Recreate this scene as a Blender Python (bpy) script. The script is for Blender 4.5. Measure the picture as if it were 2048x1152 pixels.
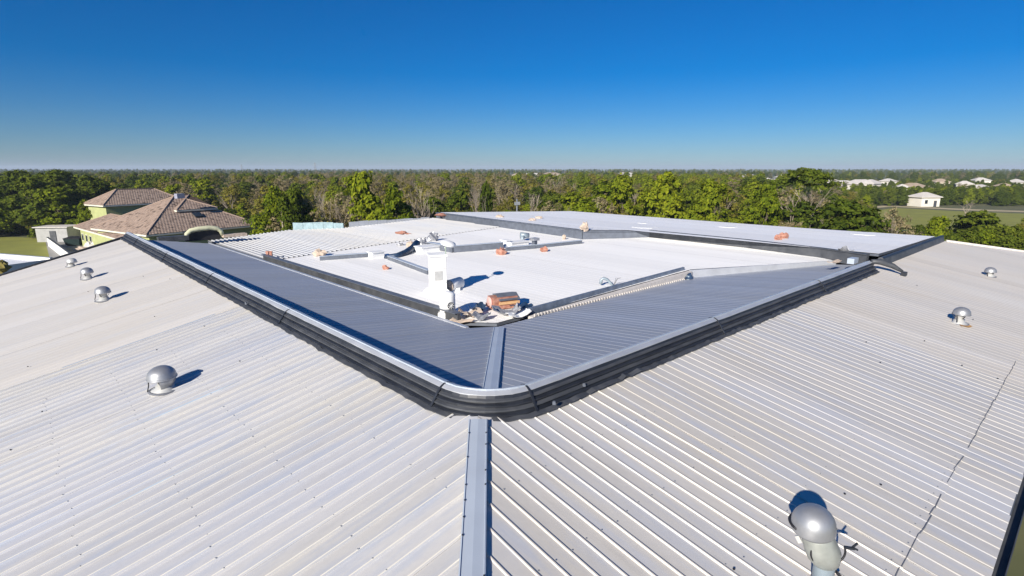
import bpy, math, random
import numpy as np
from mathutils import Vector

for o in list(bpy.data.objects):
    bpy.data.objects.remove(o)
S = bpy.context.scene
COL = S.collection
R_ = math.radians

# ------------------------------------------------------------------ camera
FPX, PITCH, CZ = 1100.0, R_(12.2), 13.0
cam = bpy.data.cameras.new('camera')
cam.sensor_width = 36.0
cam.lens = FPX / 2048.0 * 36.0
cam.clip_start = 0.1
cam.clip_end = 40000
camo = bpy.data.objects.new('camera', cam)
COL.objects.link(camo)
camo.location = (0, 0, CZ)
camo.rotation_euler = (math.pi / 2 - PITCH, 0, 0)
S.camera = camo
S.render.resolution_x, S.render.resolution_y = 1024, 576

# ------------------------------------------------------------------ sky, sun
SUN_EL, SUN_AZ = R_(25.0), R_(209.0)          # azimuth clockwise from +Y
w = bpy.data.worlds.new('World')
S.world = w
w.use_nodes = True
nt = w.node_tree
nt.nodes.clear()
sky = nt.nodes.new('ShaderNodeTexSky')
sky.sky_type = 'NISHITA'
sky.sun_disc = False
sky.sun_elevation = SUN_EL
sky.sun_rotation = SUN_AZ
sky.altitude = 0
sky.air_density = 1.0
sky.dust_density = 0.1
sky.ozone_density = 4.0
hs = nt.nodes.new('ShaderNodeHueSaturation')
hs.inputs['Saturation'].default_value = 1.26
tint = nt.nodes.new('ShaderNodeMix')            # camera white balance: the photograph is set blue
tint.data_type = 'RGBA'
tint.blend_type = 'MULTIPLY'
tint.inputs[0].default_value = 1.0
tint.inputs[7].default_value = (.52, .69, .99, 1)
bgn = nt.nodes.new('ShaderNodeBackground')
bgn.inputs['Strength'].default_value = 0.060
wo = nt.nodes.new('ShaderNodeOutputWorld')
nt.links.new(sky.outputs[0], tint.inputs[6])
nt.links.new(tint.outputs[2], hs.inputs['Color'])
nt.links.new(hs.outputs[0], bgn.inputs[0])
nt.links.new(bgn.outputs[0], wo.inputs[0])

sun = bpy.data.lights.new('sun', 'SUN')
sun.energy = 5.0
sun.angle = R_(0.53)
sun.color = (1.0, 0.93, 0.82)
suno = bpy.data.objects.new('sun', sun)
COL.objects.link(suno)
sd = Vector((math.sin(SUN_AZ) * math.cos(SUN_EL), math.cos(SUN_AZ) * math.cos(SUN_EL), math.sin(SUN_EL)))
suno.rotation_euler = (-sd).to_track_quat('-Z', 'Y').to_euler()
suno.location = (-20, -60, 60)

vs = S.view_settings
vs.view_transform = 'Standard'
vs.look = 'None'
vs.exposure = 0.5
vs.gamma = 1.0
vs.use_curve_mapping = False

rng = random.Random(7)
nrs = np.random.RandomState(11)

# ------------------------------------------------------------------ geometry helpers
def ray(x, y):
    a = (x - 1024) / FPX
    b = -(y - 576) / FPX
    return np.array([a, math.cos(PITCH) + b * math.sin(PITCH), -math.sin(PITCH) + b * math.cos(PITCH)])

def at(x, y, z):
    r = ray(x, y)
    return r * ((z - CZ) / r[2]) + np.array([0, 0, CZ])

def at_dist(x, y, Y):
    r = ray(x, y)
    return r * (Y / r[1]) + np.array([0, 0, CZ])

AZ = R_(47.4)
uR = np.array([math.sin(AZ), math.cos(AZ), 0.0])
uL = np.array([-math.cos(AZ), math.sin(AZ), 0.0])
A0 = at(968, 800, 9.0)

def W(l, r, z):
    p = A0 + l * uL + r * uR
    return (p[0], p[1], z)

def onp(x, y, n, d):
    r = ray(x, y)
    o = np.array([0, 0, CZ])
    return o + r * ((d - n @ o) / (n @ r))

def lr(p):
    q = np.array(p) - A0
    return float(q @ uL), float(q @ uR)

class MB:
    def __init__(self):
        self.v = []
        self.f = []
        self.m = []
    def face(self, pts, mi=0):
        i = len(self.v)
        self.v += [tuple(map(float, p)) for p in pts]
        self.f.append(tuple(range(i, i + len(pts))))
        self.m.append(mi)
        return self
    def mesh(self, verts, faces, mi=0):
        i = len(self.v)
        self.v += [tuple(map(float, p)) for p in verts]
        for f in faces:
            self.f.append(tuple(i + k for k in f))
            self.m.append(mi)
        return self
    def box(self, c, ux, uy, uz, mi=0):
        c, ux, uy, uz = map(lambda a: np.array(a, float), (c, ux, uy, uz))
        vs_ = [c + sx * ux + sy * uy + sz * uz for sz in (-1, 1) for sy in (-1, 1) for sx in (-1, 1)]
        return self.mesh(vs_, [(0, 2, 3, 1), (4, 5, 7, 6), (0, 1, 5, 4), (2, 6, 7, 3), (0, 4, 6, 2), (1, 3, 7, 5)], mi)
    def bar(self, p, q, wid, hei, mi=0):
        p, q = np.array(p, float), np.array(q, float)
        d = (q - p)
        n = np.linalg.norm(d)
        d = d / n
        up = np.array([0, 0, 1.0]) if abs(d[2]) < .9 else np.array([1.0, 0, 0])
        sx = np.cross(d, up)
        sx /= np.linalg.norm(sx)
        sz = np.cross(sx, d)
        return self.box((p + q) / 2, d * n / 2, sx * wid / 2, sz * hei / 2, mi)
    def tube(self, pts, rad, n=8, caps=True, mi=0):
        pts = [np.array(p, float) for p in pts]
        rs = rad if isinstance(rad, (list, tuple)) else [rad] * len(pts)
        vv = []
        prev = None
        for i, p in enumerate(pts):
            t = pts[min(i + 1, len(pts) - 1)] - pts[max(i - 1, 0)]
            t = t / (np.linalg.norm(t) + 1e-9)
            if prev is None:
                a = np.array([1.0, 0, 0]) if abs(t[0]) < .8 else np.array([0, 1.0, 0])
            else:
                a = prev
            x = a - t * (a @ t)
            x /= np.linalg.norm(x) + 1e-9
            prev = x
            y = np.cross(t, x)
            for k in range(n):
                an = 2 * math.pi * k / n
                vv.append(p + rs[i] * (math.cos(an) * x + math.sin(an) * y))
        ff = []
        for i in range(len(pts) - 1):
            for k in range(n):
                k2 = (k + 1) % n
                ff.append((i * n + k, i * n + k2, (i + 1) * n + k2, (i + 1) * n + k))
        if caps:
            ff.append(tuple(reversed(range(n))))
            ff.append(tuple((len(pts) - 1) * n + k for k in range(n)))
        return self.mesh(vv, ff, mi)
    def lathe(self, c, prof, n=20, axis=(0, 0, 1), mi=0, closed=True):
        ax = Vector(axis).normalized()
        q = Vector((0, 0, 1)).rotation_difference(ax)
        vv, ff = [], []
        for (r, z) in prof:
            for k in range(n):
                an = 2 * math.pi * k / n
                vv.append(np.array(c) + np.array(q @ Vector((r * math.cos(an), r * math.sin(an), z))))
        for i in range(len(prof) - 1):
            for k in range(n):
                k2 = (k + 1) % n
                ff.append((i * n + k, i * n + k2, (i + 1) * n + k2, (i + 1) * n + k))
        if closed:
            ff.append(tuple(reversed(range(n))))
            ff.append(tuple((len(prof) - 1) * n + k for k in range(n)))
        return self.mesh(vv, ff, mi)
    def build(self, name, mat, parent=None, smooth=False, origin=None):
        me = bpy.data.meshes.new(name)
        v = self.v
        if origin is not None:
            v = [(a - origin[0], b - origin[1], c - origin[2]) for a, b, c in v]
        me.from_pydata(v, [], self.f)
        ml = mat if isinstance(mat, (list, tuple)) else [mat]
        for m in ml:
            me.materials.append(m)
        if len(ml) > 1:
            me.polygons.foreach_set('material_index', self.m)
        if smooth:
            me.polygons.foreach_set('use_smooth', [True] * len(self.f))
        me.update()
        o = bpy.data.objects.new(name, me)
        COL.objects.link(o)
        if parent is not None:
            o.parent = parent
            bpy_loc = origin if origin is not None else (0, 0, 0)
            o.location = Vector(bpy_loc) - world_loc(parent)
        elif origin is not None:
            o.location = origin
        return o

def world_loc(o):
    v = Vector(o.location)
    while o.parent:
        o = o.parent
        v += Vector(o.location)
    return v

def tag(o, label, cat=None, group=None, kind=None):
    if label:
        o['label'] = label
    if cat:
        o['category'] = cat
    if group:
        o['group'] = group
    if kind:
        o['kind'] = kind
    return o

def thing(name, loc, label, cat, group=None):
    o = bpy.data.objects.new(name, None)
    o.empty_display_size = .3
    COL.objects.link(o)
    o.location = tuple(map(float, loc))
    return tag(o, label, cat, group)

def copy_tree(o, parent=None):
    c = o.copy()
    COL.objects.link(c)
    if parent is not None:
        c.parent = parent
    for ch in o.children:
        copy_tree(ch, c)
    return c

# ------------------------------------------------------------------ materials
def newmat(name):
    m = bpy.data.materials.new(name)
    m.use_nodes = True
    t = m.node_tree
    return m, t, t.nodes['Principled BSDF']

def N(t, typ, **kw):
    n = t.nodes.new(typ)
    for k, v in kw.items():
        setattr(n, k, v)
    return n

def simple(name, col, rough=.6, metal=0.0, var=.12, scale=3.0, bump=0.0, spec=.5, col2=None):
    m, t, b = newmat(name)
    geo = N(t, 'ShaderNodeNewGeometry')
    nz = N(t, 'ShaderNodeTexNoise')
    nz.inputs['Scale'].default_value = scale
    nz.inputs['Detail'].default_value = 6
    t.links.new(geo.outputs['Position'], nz.inputs['Vector'])
    rp = N(t, 'ShaderNodeValToRGB')
    c2 = col2 or tuple(c * (1 - 2 * var) for c in col)
    rp.color_ramp.elements[0].position = .3
    rp.color_ramp.elements[1].position = .7
    rp.color_ramp.elements[0].color = (*c2, 1)
    rp.color_ramp.elements[1].color = (*col, 1)
    t.links.new(nz.outputs['Fac'], rp.inputs[0])
    t.links.new(rp.outputs[0], b.inputs['Base Color'])
    b.inputs['Roughness'].default_value = rough
    b.inputs['Metallic'].default_value = metal
    b.inputs['Specular IOR Level'].default_value = spec
    if bump:
        bp = N(t, 'ShaderNodeBump')
        bp.inputs['Strength'].default_value = bump
        bp.inputs['Distance'].default_value = .03
        t.links.new(nz.outputs['Fac'], bp.inputs['Height'])
        t.links.new(bp.outputs[0], b.inputs['Normal'])
    return m

def panel_mat(name, base, cool, warm, rib='R', rough=.5, metal=.3, dirt=.35):
    """metal sheet: streaks along the ribs, cool and warm weathering patches, small dark specks"""
    m, t, b = newmat(name)
    geo = N(t, 'ShaderNodeNewGeometry')
    rot = N(t, 'ShaderNodeMapping')
    # rotate the world so that x runs along uR and y along uL
    rot.inputs['Rotation'].default_value = (0, 0, -math.atan2(uR[1], uR[0]))
    t.links.new(geo.outputs['Position'], rot.inputs['Vector'])
    def noise(sc, detail, stretch):
        mp = N(t, 'ShaderNodeMapping')
        mp.inputs['Scale'].default_value = stretch
        t.links.new(rot.outputs[0], mp.inputs['Vector'])
        n = N(t, 'ShaderNodeTexNoise')
        n.inputs['Scale'].default_value = sc
        n.inputs['Detail'].default_value = detail
        n.inputs['Roughness'].default_value = .6
        t.links.new(mp.outputs[0], n.inputs['Vector'])
        return n.outputs['Fac']
    along = (.12, 1.6, 1) if rib == 'R' else (1.6, .12, 1)
    streak = noise(2.2, 6, along)
    patch = noise(.22, 4, (.5, 1.3, 1) if rib == 'R' else (1.3, .5, 1))
    fine = noise(14, 4, (.5, 1, 1) if rib == 'R' else (1, .5, 1))
    def ramp(src, a, bb, ca=(0, 0, 0, 1), cb=(1, 1, 1, 1)):
        r = N(t, 'ShaderNodeValToRGB')
        r.color_ramp.elements[0].position = a
        r.color_ramp.elements[1].position = bb
        r.color_ramp.elements[0].color = ca
        r.color_ramp.elements[1].color = cb
        t.links.new(src, r.inputs[0])
        return r.outputs[0]
    def mix(f, a, bb, typ='MIX'):
        x = N(t, 'ShaderNodeMix', data_type='RGBA', blend_type=typ)
        if isinstance(f, float):
            x.inputs[0].default_value = f
        else:
            t.links.new(f, x.inputs[0])
        for s_, v_ in ((6, a), (7, bb)):
            if isinstance(v_, tuple):
                x.inputs[s_].default_value = (*v_, 1)
            else:
                t.links.new(v_, x.inputs[s_])
        return x.outputs[2]
    c = mix(ramp(patch, .38, .66), warm, base)
    c = mix(ramp(streak, .47, .75), c, cool)
    sp = ramp(streak, .2, .42, (1, 1, 1, 1), (0, 0, 0, 1))
    sm = N(t, 'ShaderNodeMath', operation='MULTIPLY')
    sm.inputs[1].default_value = dirt
    t.links.new(sp, sm.inputs[0])
    c = mix(sm.outputs[0], c, tuple(x * .72 for x in warm))
    c = mix(ramp(fine, .3, .8), c, mix(1.0, c, (.93, .93, .94), 'MULTIPLY'))
    # each sheet has aged a little differently
    isl = N(t, 'ShaderNodeObjectInfo')
    mr = N(t, 'ShaderNodeMapRange')
    mr.inputs[3].default_value = .93
    mr.inputs[4].default_value = 1.03
    t.links.new(isl.outputs['Random'], mr.inputs[0])
    vm = N(t, 'ShaderNodeVectorMath', operation='SCALE')
    t.links.new(c, vm.inputs[0])
    t.links.new(mr.outputs[0], vm.inputs['Scale'])
    t.links.new(vm.outputs[0], b.inputs['Base Color'])
    rr = N(t, 'ShaderNodeMapRange')
    rr.inputs[3].default_value = rough - .1
    rr.inputs[4].default_value = rough + .14
    t.links.new(streak, rr.inputs[0])
    t.links.new(rr.outputs[0], b.inputs['Roughness'])
    b.inputs['Metallic'].default_value = metal
    bp = N(t, 'ShaderNodeBump')
    bp.inputs['Strength'].default_value = .45
    bp.inputs['Distance'].default_value = .016
    wav = noise(.9, 3, (.35, 1, 1) if rib == 'R' else (1, .35, 1))
    t.links.new(wav, bp.inputs['Height'])
    t.links.new(bp.outputs[0], b.inputs['Normal'])
    return m

M = {}
M['sheetL'] = panel_mat('sheet_metal_left', (.58, .58, .60), (.46, .50, .58), (.66, .635, .585), 'R', metal=.15, dirt=.5)
M['sheetR'] = panel_mat('sheet_metal_right', (.65, .635, .62), (.55, .57, .62), (.665, .62, .545), 'L', metal=.15, dirt=.5)
M['coatL'] = panel_mat('cream_coated_sheet_left', (.66, .635, .60), (.62, .61, .60), (.67, .63, .57), 'R', metal=.05, rough=.6, dirt=.2)
M['coatR'] = panel_mat('cream_coated_sheet_right', (.66, .63, .585), (.62, .60, .58), (.66, .61, .54), 'L', metal=.05, rough=.6, dirt=.2)
M['ribtan'] = simple('rib_highlight_tan', (.66, .61, .53), .6, 0, .08, 2)  # weaker crest highlight put into colour; the sun already brightens these rib sides
M['ribcream'] = simple('rib_highlight_cream', (.80, .76, .66), .55, 0, .06, 2)  # bright highlight along the rib tops put into their colour
M['sheetIL'] = panel_mat('shade_toned_inner_left', (.36, .395, .47), (.32, .36, .45), (.37, .39, .43), 'R', dirt=.12, metal=.25)  # shade of the away-facing slope put into the colour: darker, bluer outer sheet
M['sheetIR'] = panel_mat('shade_toned_inner_right', (.36, .395, .47), (.32, .36, .45), (.37, .39, .43), 'L', dirt=.12, metal=.25)  # likewise darkened in colour for a slope turned from the sun
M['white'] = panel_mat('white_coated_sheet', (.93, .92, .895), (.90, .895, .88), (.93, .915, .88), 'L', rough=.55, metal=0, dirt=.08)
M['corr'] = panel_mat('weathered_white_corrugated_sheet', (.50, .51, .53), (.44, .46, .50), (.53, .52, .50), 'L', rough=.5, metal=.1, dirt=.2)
M['back'] = panel_mat('pale_back_sheet', (.84, .85, .87), (.78, .80, .84), (.86, .855, .85), 'L', rough=.5, metal=.1, dirt=.1)
M['dark'] = simple('dark_vent_metal', (.035, .04, .052), .45, .2, .25, 2.5)
M['dark2'] = simple('dark_weathered_flashing', (.10, .105, .115), .55, .2, .25, 2.0, col2=(.05, .055, .065))
M['cap'] = simple('pale_ridge_cap', (.62, .64, .67), .38, .45, .08, 2.0)
M['hip'] = simple('blue_grey_hip_cap', (.50, .56, .64), .45, .2, .05, 1.5)
M['galv'] = simple('galvanised', (.42, .43, .45), .46, .6, .1, 6)
M['galvw'] = simple('pale_galvanised', (.62, .62, .60), .45, .3, .1, 6)
M['black'] = simple('black_rubber', (.02, .02, .025), .6, 0, .2, 8)
M['wpaint'] = simple('white_paint', (.86, .86, .85), .5, 0, .04, 4)
M['bluegrey'] = simple('blue_grey_flashing', (.20, .25, .34), .5, .3, .2, 4)
M['curb'] = simple('grey_curb_metal', (.17, .19, .23), .5, .3, .15, 3)
M['palecurb'] = simple('pale_curb', (.66, .62, .58), .7, 0, .1, 5, bump=.3)
M['teal'] = simple('pale_teal_sheet', (.40, .54, .58), .4, .2, .15, 3)
M['rust'] = simple('rusty_scrap', (.50, .27, .20), .8, 0, .25, 7, bump=.5, col2=(.30, .11, .07))
M['tan'] = simple('tan_scrap', (.62, .50, .40), .8, 0, .2, 6, bump=.5)
M['foil'] = simple('crumpled_grey_scrap', (.50, .51, .54), .4, .5, .25, 7, bump=.6)
M['navy'] = simple('navy_tarp', (.02, .05, .11), .5, 0, .3, 4, bump=.3)
M['lapgrey'] = simple('grey_sealant', (.17, .18, .21), .8)
M['screw'] = simple('grey_screw_heads', (.36, .37, .39), .5, .3)
M['elbow'] = simple('dull_greenish_grey_metal', (.40, .42, .39), .42, .35, .12, 7)
M['stain'] = simple('grey_pipe', (.33, .40, .45), .45, .25, .12, 4)
M['wall'] = simple('grey_wall', (.45, .45, .44), .8, 0, .1, 1.5)

# ------------------------------------------------------------------ ground
G = MB()
nseg = 72
rad = [0, 60, 140, 300, 700, 1800, 4000, 8000]
G.v.append((0, 0, 0))
for r in rad[1:]:
    for k in range(nseg):
        a = 2 * math.pi * k / nseg
        G.v.append((r * math.cos(a), r * math.sin(a), 0))
for k in range(nseg):
    G.f.append((0, 1 + k, 1 + (k + 1) % nseg)); G.m.append(0)
for i in range(len(rad) - 2):
    b0, b1 = 1 + i * nseg, 1 + (i + 1) * nseg
    for k in range(nseg):
        k2 = (k + 1) % nseg
        G.f.append((b0 + k, b1 + k, b1 + k2, b0 + k2)); G.m.append(0)
M['ground'] = simple('forest_floor', (.13, .125, .055), .95, 0, .25, .15, col2=(.07, .08, .03))
M['grass'] = simple('mown_grass', (.25, .255, .035), .95, 0, .1, .2, col2=(.19, .195, .03))
M['sand'] = simple('dry_sandy_path', (.48, .40, .24), .95, 0, .1, .2)
M['paving'] = simple('grey_paving', (.30, .29, .27), .9, 0, .1, .6)
tag(G.build('ground', M['ground']), 'dark green woodland ground reaching to the horizon', kind='structure')

# ------------------------------------------------------------------ the metal-roofed building
BLD = thing('metal_roof_building', W(10, 10, 0), 'large square building under a ribbed pale metal roof with a dark ridge', 'building')
SO, SI = math.tan(R_(11.8)), .11
zOL = lambda l, r: 8.6 + SO * r            # outer left slope  (r < 0)
HK, HO = .855, -.14                         # hip line in plan: r = HO + HK * l
zOR = lambda l, r: 8.6 + SO * (HO + HK * l)  # outer right slope (l < 0)
hipR = lambda l: HO + HK * l
zIL = lambda l, r: 8.50 - SI * r
zIR = lambda l, r: 8.50 - SI * (.93 * l + .04)
zC = lambda l, r: 7.75 + .04 * (r - 6.5)
zB = lambda l, r: 9.0 - .012 * (r - 24)
nC = np.array([-.04 * uR[0], -.04 * uR[1], 1.0])
dC = 7.75 - .04 * 6.5 - .04 * float(uR @ A0)
def cpt(px, py, dz=0.0):
    """photo pixel -> point on the white central roof"""
    p = onp(px, py, nC, dC)
    return np.array([p[0], p[1], p[2] + dz])

def interval(poly, ax, c):
    """span of polygon (list of (l, r)) at column c; ax = axis the ribs run along"""
    o, k = (0, 1) if ax == 'L' else (1, 0)      # o: along-axis index, k: column index
    xs = []
    n = len(poly)
    for i in range(n):
        p, q = poly[i], poly[(i + 1) % n]
        if (p[k] - c) * (q[k] - c) < 0:
            tt = (c - p[k]) / (q[k] - p[k])
            xs.append(p[o] + tt * (q[o] - p[o]))
    if len(xs) < 2:
        return None
    return min(xs), max(xs)

def ribbed(poly, ax, zf, mat, parent, c0=0.0, pitch=.305, nr=3, rh=.022, rb=.027, rt=.010, laps=(), name='panel', lift=.03, crest=None):
    """cover a roof polygon with ribbed sheets, each sheet an object with nr ribs"""
    k = 1 if ax == 'L' else 0
    lo, hi = min(p[k] for p in poly), max(p[k] for p in poly)
    width = pitch * nr
    i0 = math.floor((lo - c0) / width)
    i1 = math.ceil((hi - c0) / width)
    for i in range(i0, i1):
        cs = []
        for j in range(nr):
            b = c0 + i * width + j * pitch
            cs += [(b - rb, 0), (b - rt, rh), (b + rt, rh), (b + rb, 0)]
            if pitch > .2:
                cs += [(b + pitch * .5, 0)]
        cs.append((c0 + (i + 1) * width - rb, 0.0005))
        rows = {}
        for (c, h) in cs:
            c = min(max(c, lo + 1e-4), hi - 1e-4)
            iv = interval(poly, ax, c + 1e-6)
            if not iv:
                continue
            cuts = [iv[0]] + [x for x in laps if iv[0] + .05 < x < iv[1] - .05] + [iv[1]]
            for s_ in range(len(cuts) - 1):
                seg = (cuts[s_], cuts[s_ + 1])
                key = sum(1 for x in laps if x <= seg[0] + 1e-6)
                rows.setdefault(key, []).append((c, h, seg))
        for key, lst in rows.items():
            if len(lst) < 2:
                continue
            dz = rng.uniform(-.003, .003) + .010 * key
            sk = rng.uniform(-.012, .012)
            vv, ff = [], []
            for (c, h, (a, b)) in lst:
                if key > 0:
                    a = a - .08
                b2 = b + sk if len(laps) == 0 else b
                a2 = a + sk
                for e in (a2, b2):
                    l, r = (e, c) if ax == 'L' else (c, e)
                    vv.append(W(l, r, zf(l, r) + h + lift + dz))
            for q in range(len(lst) - 1):
                ff.append((2 * q, 2 * q + 1, 2 * q + 3, 2 * q + 2))
            mb = MB().mesh(vv, ff)
            if crest is not None:
                mb.m = [1 if (lst[q][1] > .003 and lst[q + 1][1] > .003) else 0 for q in range(len(lst) - 1)]
            o = mb.build(name, [mat, crest] if crest is not None else mat, parent, origin=vv[0])
    return

def deck(name, poly, zf, mat, label=None, drop=.10):
    mb = MB()
    top = [W(l, r, zf(l, r)) for l, r in poly]
    bot = [W(l, r, zf(l, r) - drop) for l, r in poly]
    mb.face(top)
    mb.face(list(reversed(bot)))
    n = len(poly)
    for i in range(n):
        j = (i + 1) % n
        mb.face([top[i], bot[i], bot[j], top[j]])
    o = mb.build(name, mat, BLD)
    if label:
        o['label'] = label
    return o

EAVE_R, EAVE_L = -6.66, -7.3
polyOL = [(.30, hipR(.30)), ((EAVE_L - HO) / HK, EAVE_L), (33.1, EAVE_L), (36.5, .12)]
polyOR = [(.30, hipR(.30)), (EAVE_R, hipR(EAVE_R)), (EAVE_R, 43.7), (.12, 37.2)]
polyIL = [(.12, .15), (6.2, 5.8), (6.4, 4.6), (34.2, 4.2), (36.3, .12)]
polyIR = [(.12, .15), (6.2, 5.8), (6.35, 18.2), (2.0, 24.6), (.12, 24.6)]
polyC = [(6.9, 6.3), (6.4, 18.3), (2.1, 24.6), (2.86, 25.0), (7.2, 25.6), (13.7, 25.7), (16.7, 22.4), (22.8, 23.0),
         (36.2, 23.9), (36.7, 15.2), (39.5, 11.6), (38.6, 5.2), (8.1, 5.4)]
polyB = [(.3, 24.9), (2.86, 25.1), (7.2, 25.7), (13.7, 25.8), (16.7, 22.5), (22.8, 23.1), (35.9, 24.4), (29.8, 36), (23, 34.3), (.3, 37)]

sOL = deck('roof_slope', polyOL, lambda l, r: zOL(l, r), M['curb'], 'pale ribbed outer roof slope on the left')
sOR = deck('roof_slope', polyOR, lambda l, r: zOR(l, r), M['curb'], 'pale warm ribbed outer roof slope on the right')
sIL = deck('inner_roof_slope', polyIL, lambda l, r: zIL(l, r), M['curb'], 'blue grey inner slope with the toothed shadow')
sIR = deck('inner_roof_slope', polyIR, lambda l, r: zIR(l, r), M['curb'], 'blue grey inner slope on the right')
sC = deck('central_roof', polyC, lambda l, r: zC(l, r), M['curb'], 'bright white sunken central roof')
sB = deck('back_roof', polyB, lambda l, r: zB(l, r), M['curb'], 'smooth pale blue grey roof at the back')
def clipax(poly, ax, lim, keep_less):
    k = 0 if ax == 'L' else 1
    out = []
    n = len(poly)
    for i in range(n):
        p, q = poly[i], poly[(i + 1) % n]
        ip, iq = (p[k] <= lim) == keep_less, (q[k] <= lim) == keep_less
        if ip: out.append(p)
        if ip != iq:
            t_ = (lim - p[k]) / (q[k] - p[k])
            out.append((p[0] + t_ * (q[0] - p[0]), p[1] + t_ * (q[1] - p[1])))
    return out
# the near sheets are bare and ribbed; beyond the joint the slopes carry a thick cream coating that levels the ribs
ribbed(clipax(polyOL, 'L', 12.2, True), 'R', zOL, M['sheetL'], sOL, rh=.026, rb=.024, rt=.011, crest=M['ribcream'])
ribbed(clipax(polyOL, 'L', 12.15, False), 'R', zOL, M['coatL'], sOL, rh=.005, rb=.03, c0=12.2)
ribbed(clipax(polyOR, 'R', 3.0, True), 'L', zOR, M['sheetR'], sOR, laps=(-5.74,), rh=.020, rb=.024, rt=.010, c0=3.0, crest=M['ribtan'])
ribbed(clipax(clipax(polyOR, 'R', 13.0, True), 'R', 2.96, False), 'L', zOR, M['sheetR'], sOR, laps=(-5.74,), rh=.0095, rb=.026, rt=.010, c0=3.0, crest=M['ribtan'])
ribbed(clipax(polyOR, 'R', 12.95, False), 'L', zOR, M['coatR'], sOR, laps=(-5.74,), rh=.006, rb=.03, c0=13.0)
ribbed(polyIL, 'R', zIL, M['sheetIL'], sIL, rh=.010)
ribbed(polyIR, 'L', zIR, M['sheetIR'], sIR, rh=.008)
def clipL(poly, lim, keep_less):
    out = []
    n = len(poly)
    for i in range(n):
        p, q = poly[i], poly[(i + 1) % n]
        ip, iq = (p[0] <= lim) == keep_less, (q[0] <= lim) == keep_less
        if ip: out.append(p)
        if ip != iq:
            t_ = (lim - p[0]) / (q[0] - p[0])
            out.append((lim, p[1] + t_ * (q[1] - p[1])))
    return out
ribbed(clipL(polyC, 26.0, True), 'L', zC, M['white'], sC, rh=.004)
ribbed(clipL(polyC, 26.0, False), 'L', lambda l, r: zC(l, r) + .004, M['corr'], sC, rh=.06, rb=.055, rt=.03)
ribbed(polyB, 'L', zB, M['back'], sB, rh=.008, pitch=.61, nr=2)

# ridge: dark stepped vent band under a pale cap, swept round the near corner
def ridge_path(pts, rad, n=10):
    """polyline in (l, r) with rounded corners -> list of (l, r, nl, nr) where n is the outward normal"""
    out = []
    m = len(pts)
    for i in range(m):
        p = np.array(pts[i], float)
        if i in (0, m - 1):
            q = np.array(pts[1] if i == 0 else pts[-2], float)
            d = (q - p) if i == 0 else (p - q)
            d /= np.linalg.norm(d)
            out.append((p[0], p[1], d[1], -d[0]))
        else:
            a, b = np.array(pts[i - 1], float), np.array(pts[i + 1], float)
            d0, d1 = (p - a) / np.linalg.norm(p - a), (b - p) / np.linalg.norm(b - p)
            n0, n1 = np.array([d0[1], -d0[0]]), np.array([d1[1], -d1[0]])
            cr = d0[0] * d1[1] - d0[1] * d1[0]
            sgn = 1 if (n1 @ d0) > 0 else -1
            ang = math.acos(max(-1, min(1, d0 @ d1)))
            tlen = rad * math.tan(ang / 2)
            s0 = p - d0 * tlen
            cc = s0 - n0 * rad * sgn
            for k in range(n + 1):
                th = ang * k / n
                nn = n0 * math.cos(th) + d0 * math.sin(th) * sgn
                q = cc + nn * rad * sgn
                out.append((q[0], q[1], nn[0], nn[1]))
    return out

def resample(path, step):
    out = [path[0]]
    for a, b in zip(path[:-1], path[1:]):
        d = math.hypot(b[0] - a[0], b[1] - a[1])
        k = max(1, int(d / step))
        for j in range(1, k + 1):
            t_ = j / k
            nl, nr_ = a[2] + (b[2] - a[2]) * t_, a[3] + (b[3] - a[3]) * t_
            h = math.hypot(nl, nr_)
            out.append((a[0] + (b[0] - a[0]) * t_, a[1] + (b[1] - a[1]) * t_, nl / h, nr_ / h))
    return out

def sweep(path, prof, jitter=0.0, closed=True, seed=0):
    """prof: list of (outward offset, z)"""
    mb = MB()
    rr = random.Random(seed)
    n = len(prof)
    for (l, r, nl, nr_) in path:
        jo, jz = rr.gauss(0, jitter), rr.gauss(0, jitter)
        for (o, z) in prof:
            mb.v.append(tuple(map(float, W(l + nl * (o + jo), r + nr_ * (o + jo), z + jz))))
    for i in range(len(path) - 1):
        for k in range(n if closed else n - 1):
            k2 = (k + 1) % n
            mb.f.append((i * n + k, i * n + k2, (i + 1) * n + k2, (i + 1) * n + k)); mb.m.append(0)
    if closed:
        mb.f.append(tuple(range(n))); mb.m.append(0)
        mb.f.append(tuple(reversed([(len(path) - 1) * n + k for k in range(n)]))); mb.m.append(0)
    return mb

RP = resample(ridge_path([(36.3, 0), (0, 0), (0, 22.3)], 1.15, 12), .7)
# path runs B -> A -> D; outward normal must point away from the court (negative l / r)
if RP[0][3] > 0:
    RP = [(a, b, -c, -d) for a, b, c, d in RP]
vent = sweep(RP, [(-.10, 8.45), (-.10, 8.93), (.13, 8.93), (.17, 8.82), (.29, 8.66), (.39, 8.55), (.39, 8.40), (-.10, 8.40)]).build('ridge_vent', M['dark'], BLD)
vent['label'] = 'dark louvred ridge vent band'
for k in range(5):
    o0 = .16 + .052 * k
    z0 = 8.865 - .072 * k
    sweep(RP, [(o0 - .02, z0 + .012), (o0 + .045, z0 - .012), (o0 + .045, z0 - .040), (o0 - .02, z0 - .018)], .004, seed=k).build('louver', M['dark'] if k % 2 else M['dark2'], vent)
cap = sweep(RP, [(-.13, 8.88), (-.13, 8.965), (-.03, 9.0), (.06, 8.985), (.13, 8.94), (.13, 8.90), (.06, 8.91)], .0025, seed=31).build('ridge_cap', M['cap'], BLD)
sweep(RP, [(.0, 8.995), (.0, 9.014), (.025, 9.014), (.025, 8.985)], .002, seed=33).build('cap_seam', M['hip'], cap)
# inner flashing below the cap on the court side
sweep(RP, [(-.12, 8.90), (-.16, 8.56), (-.32, 8.535), (-.32, 8.50), (-.12, 8.50)], .003, seed=35).build('ridge_flashing', M['cap'], BLD)
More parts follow.
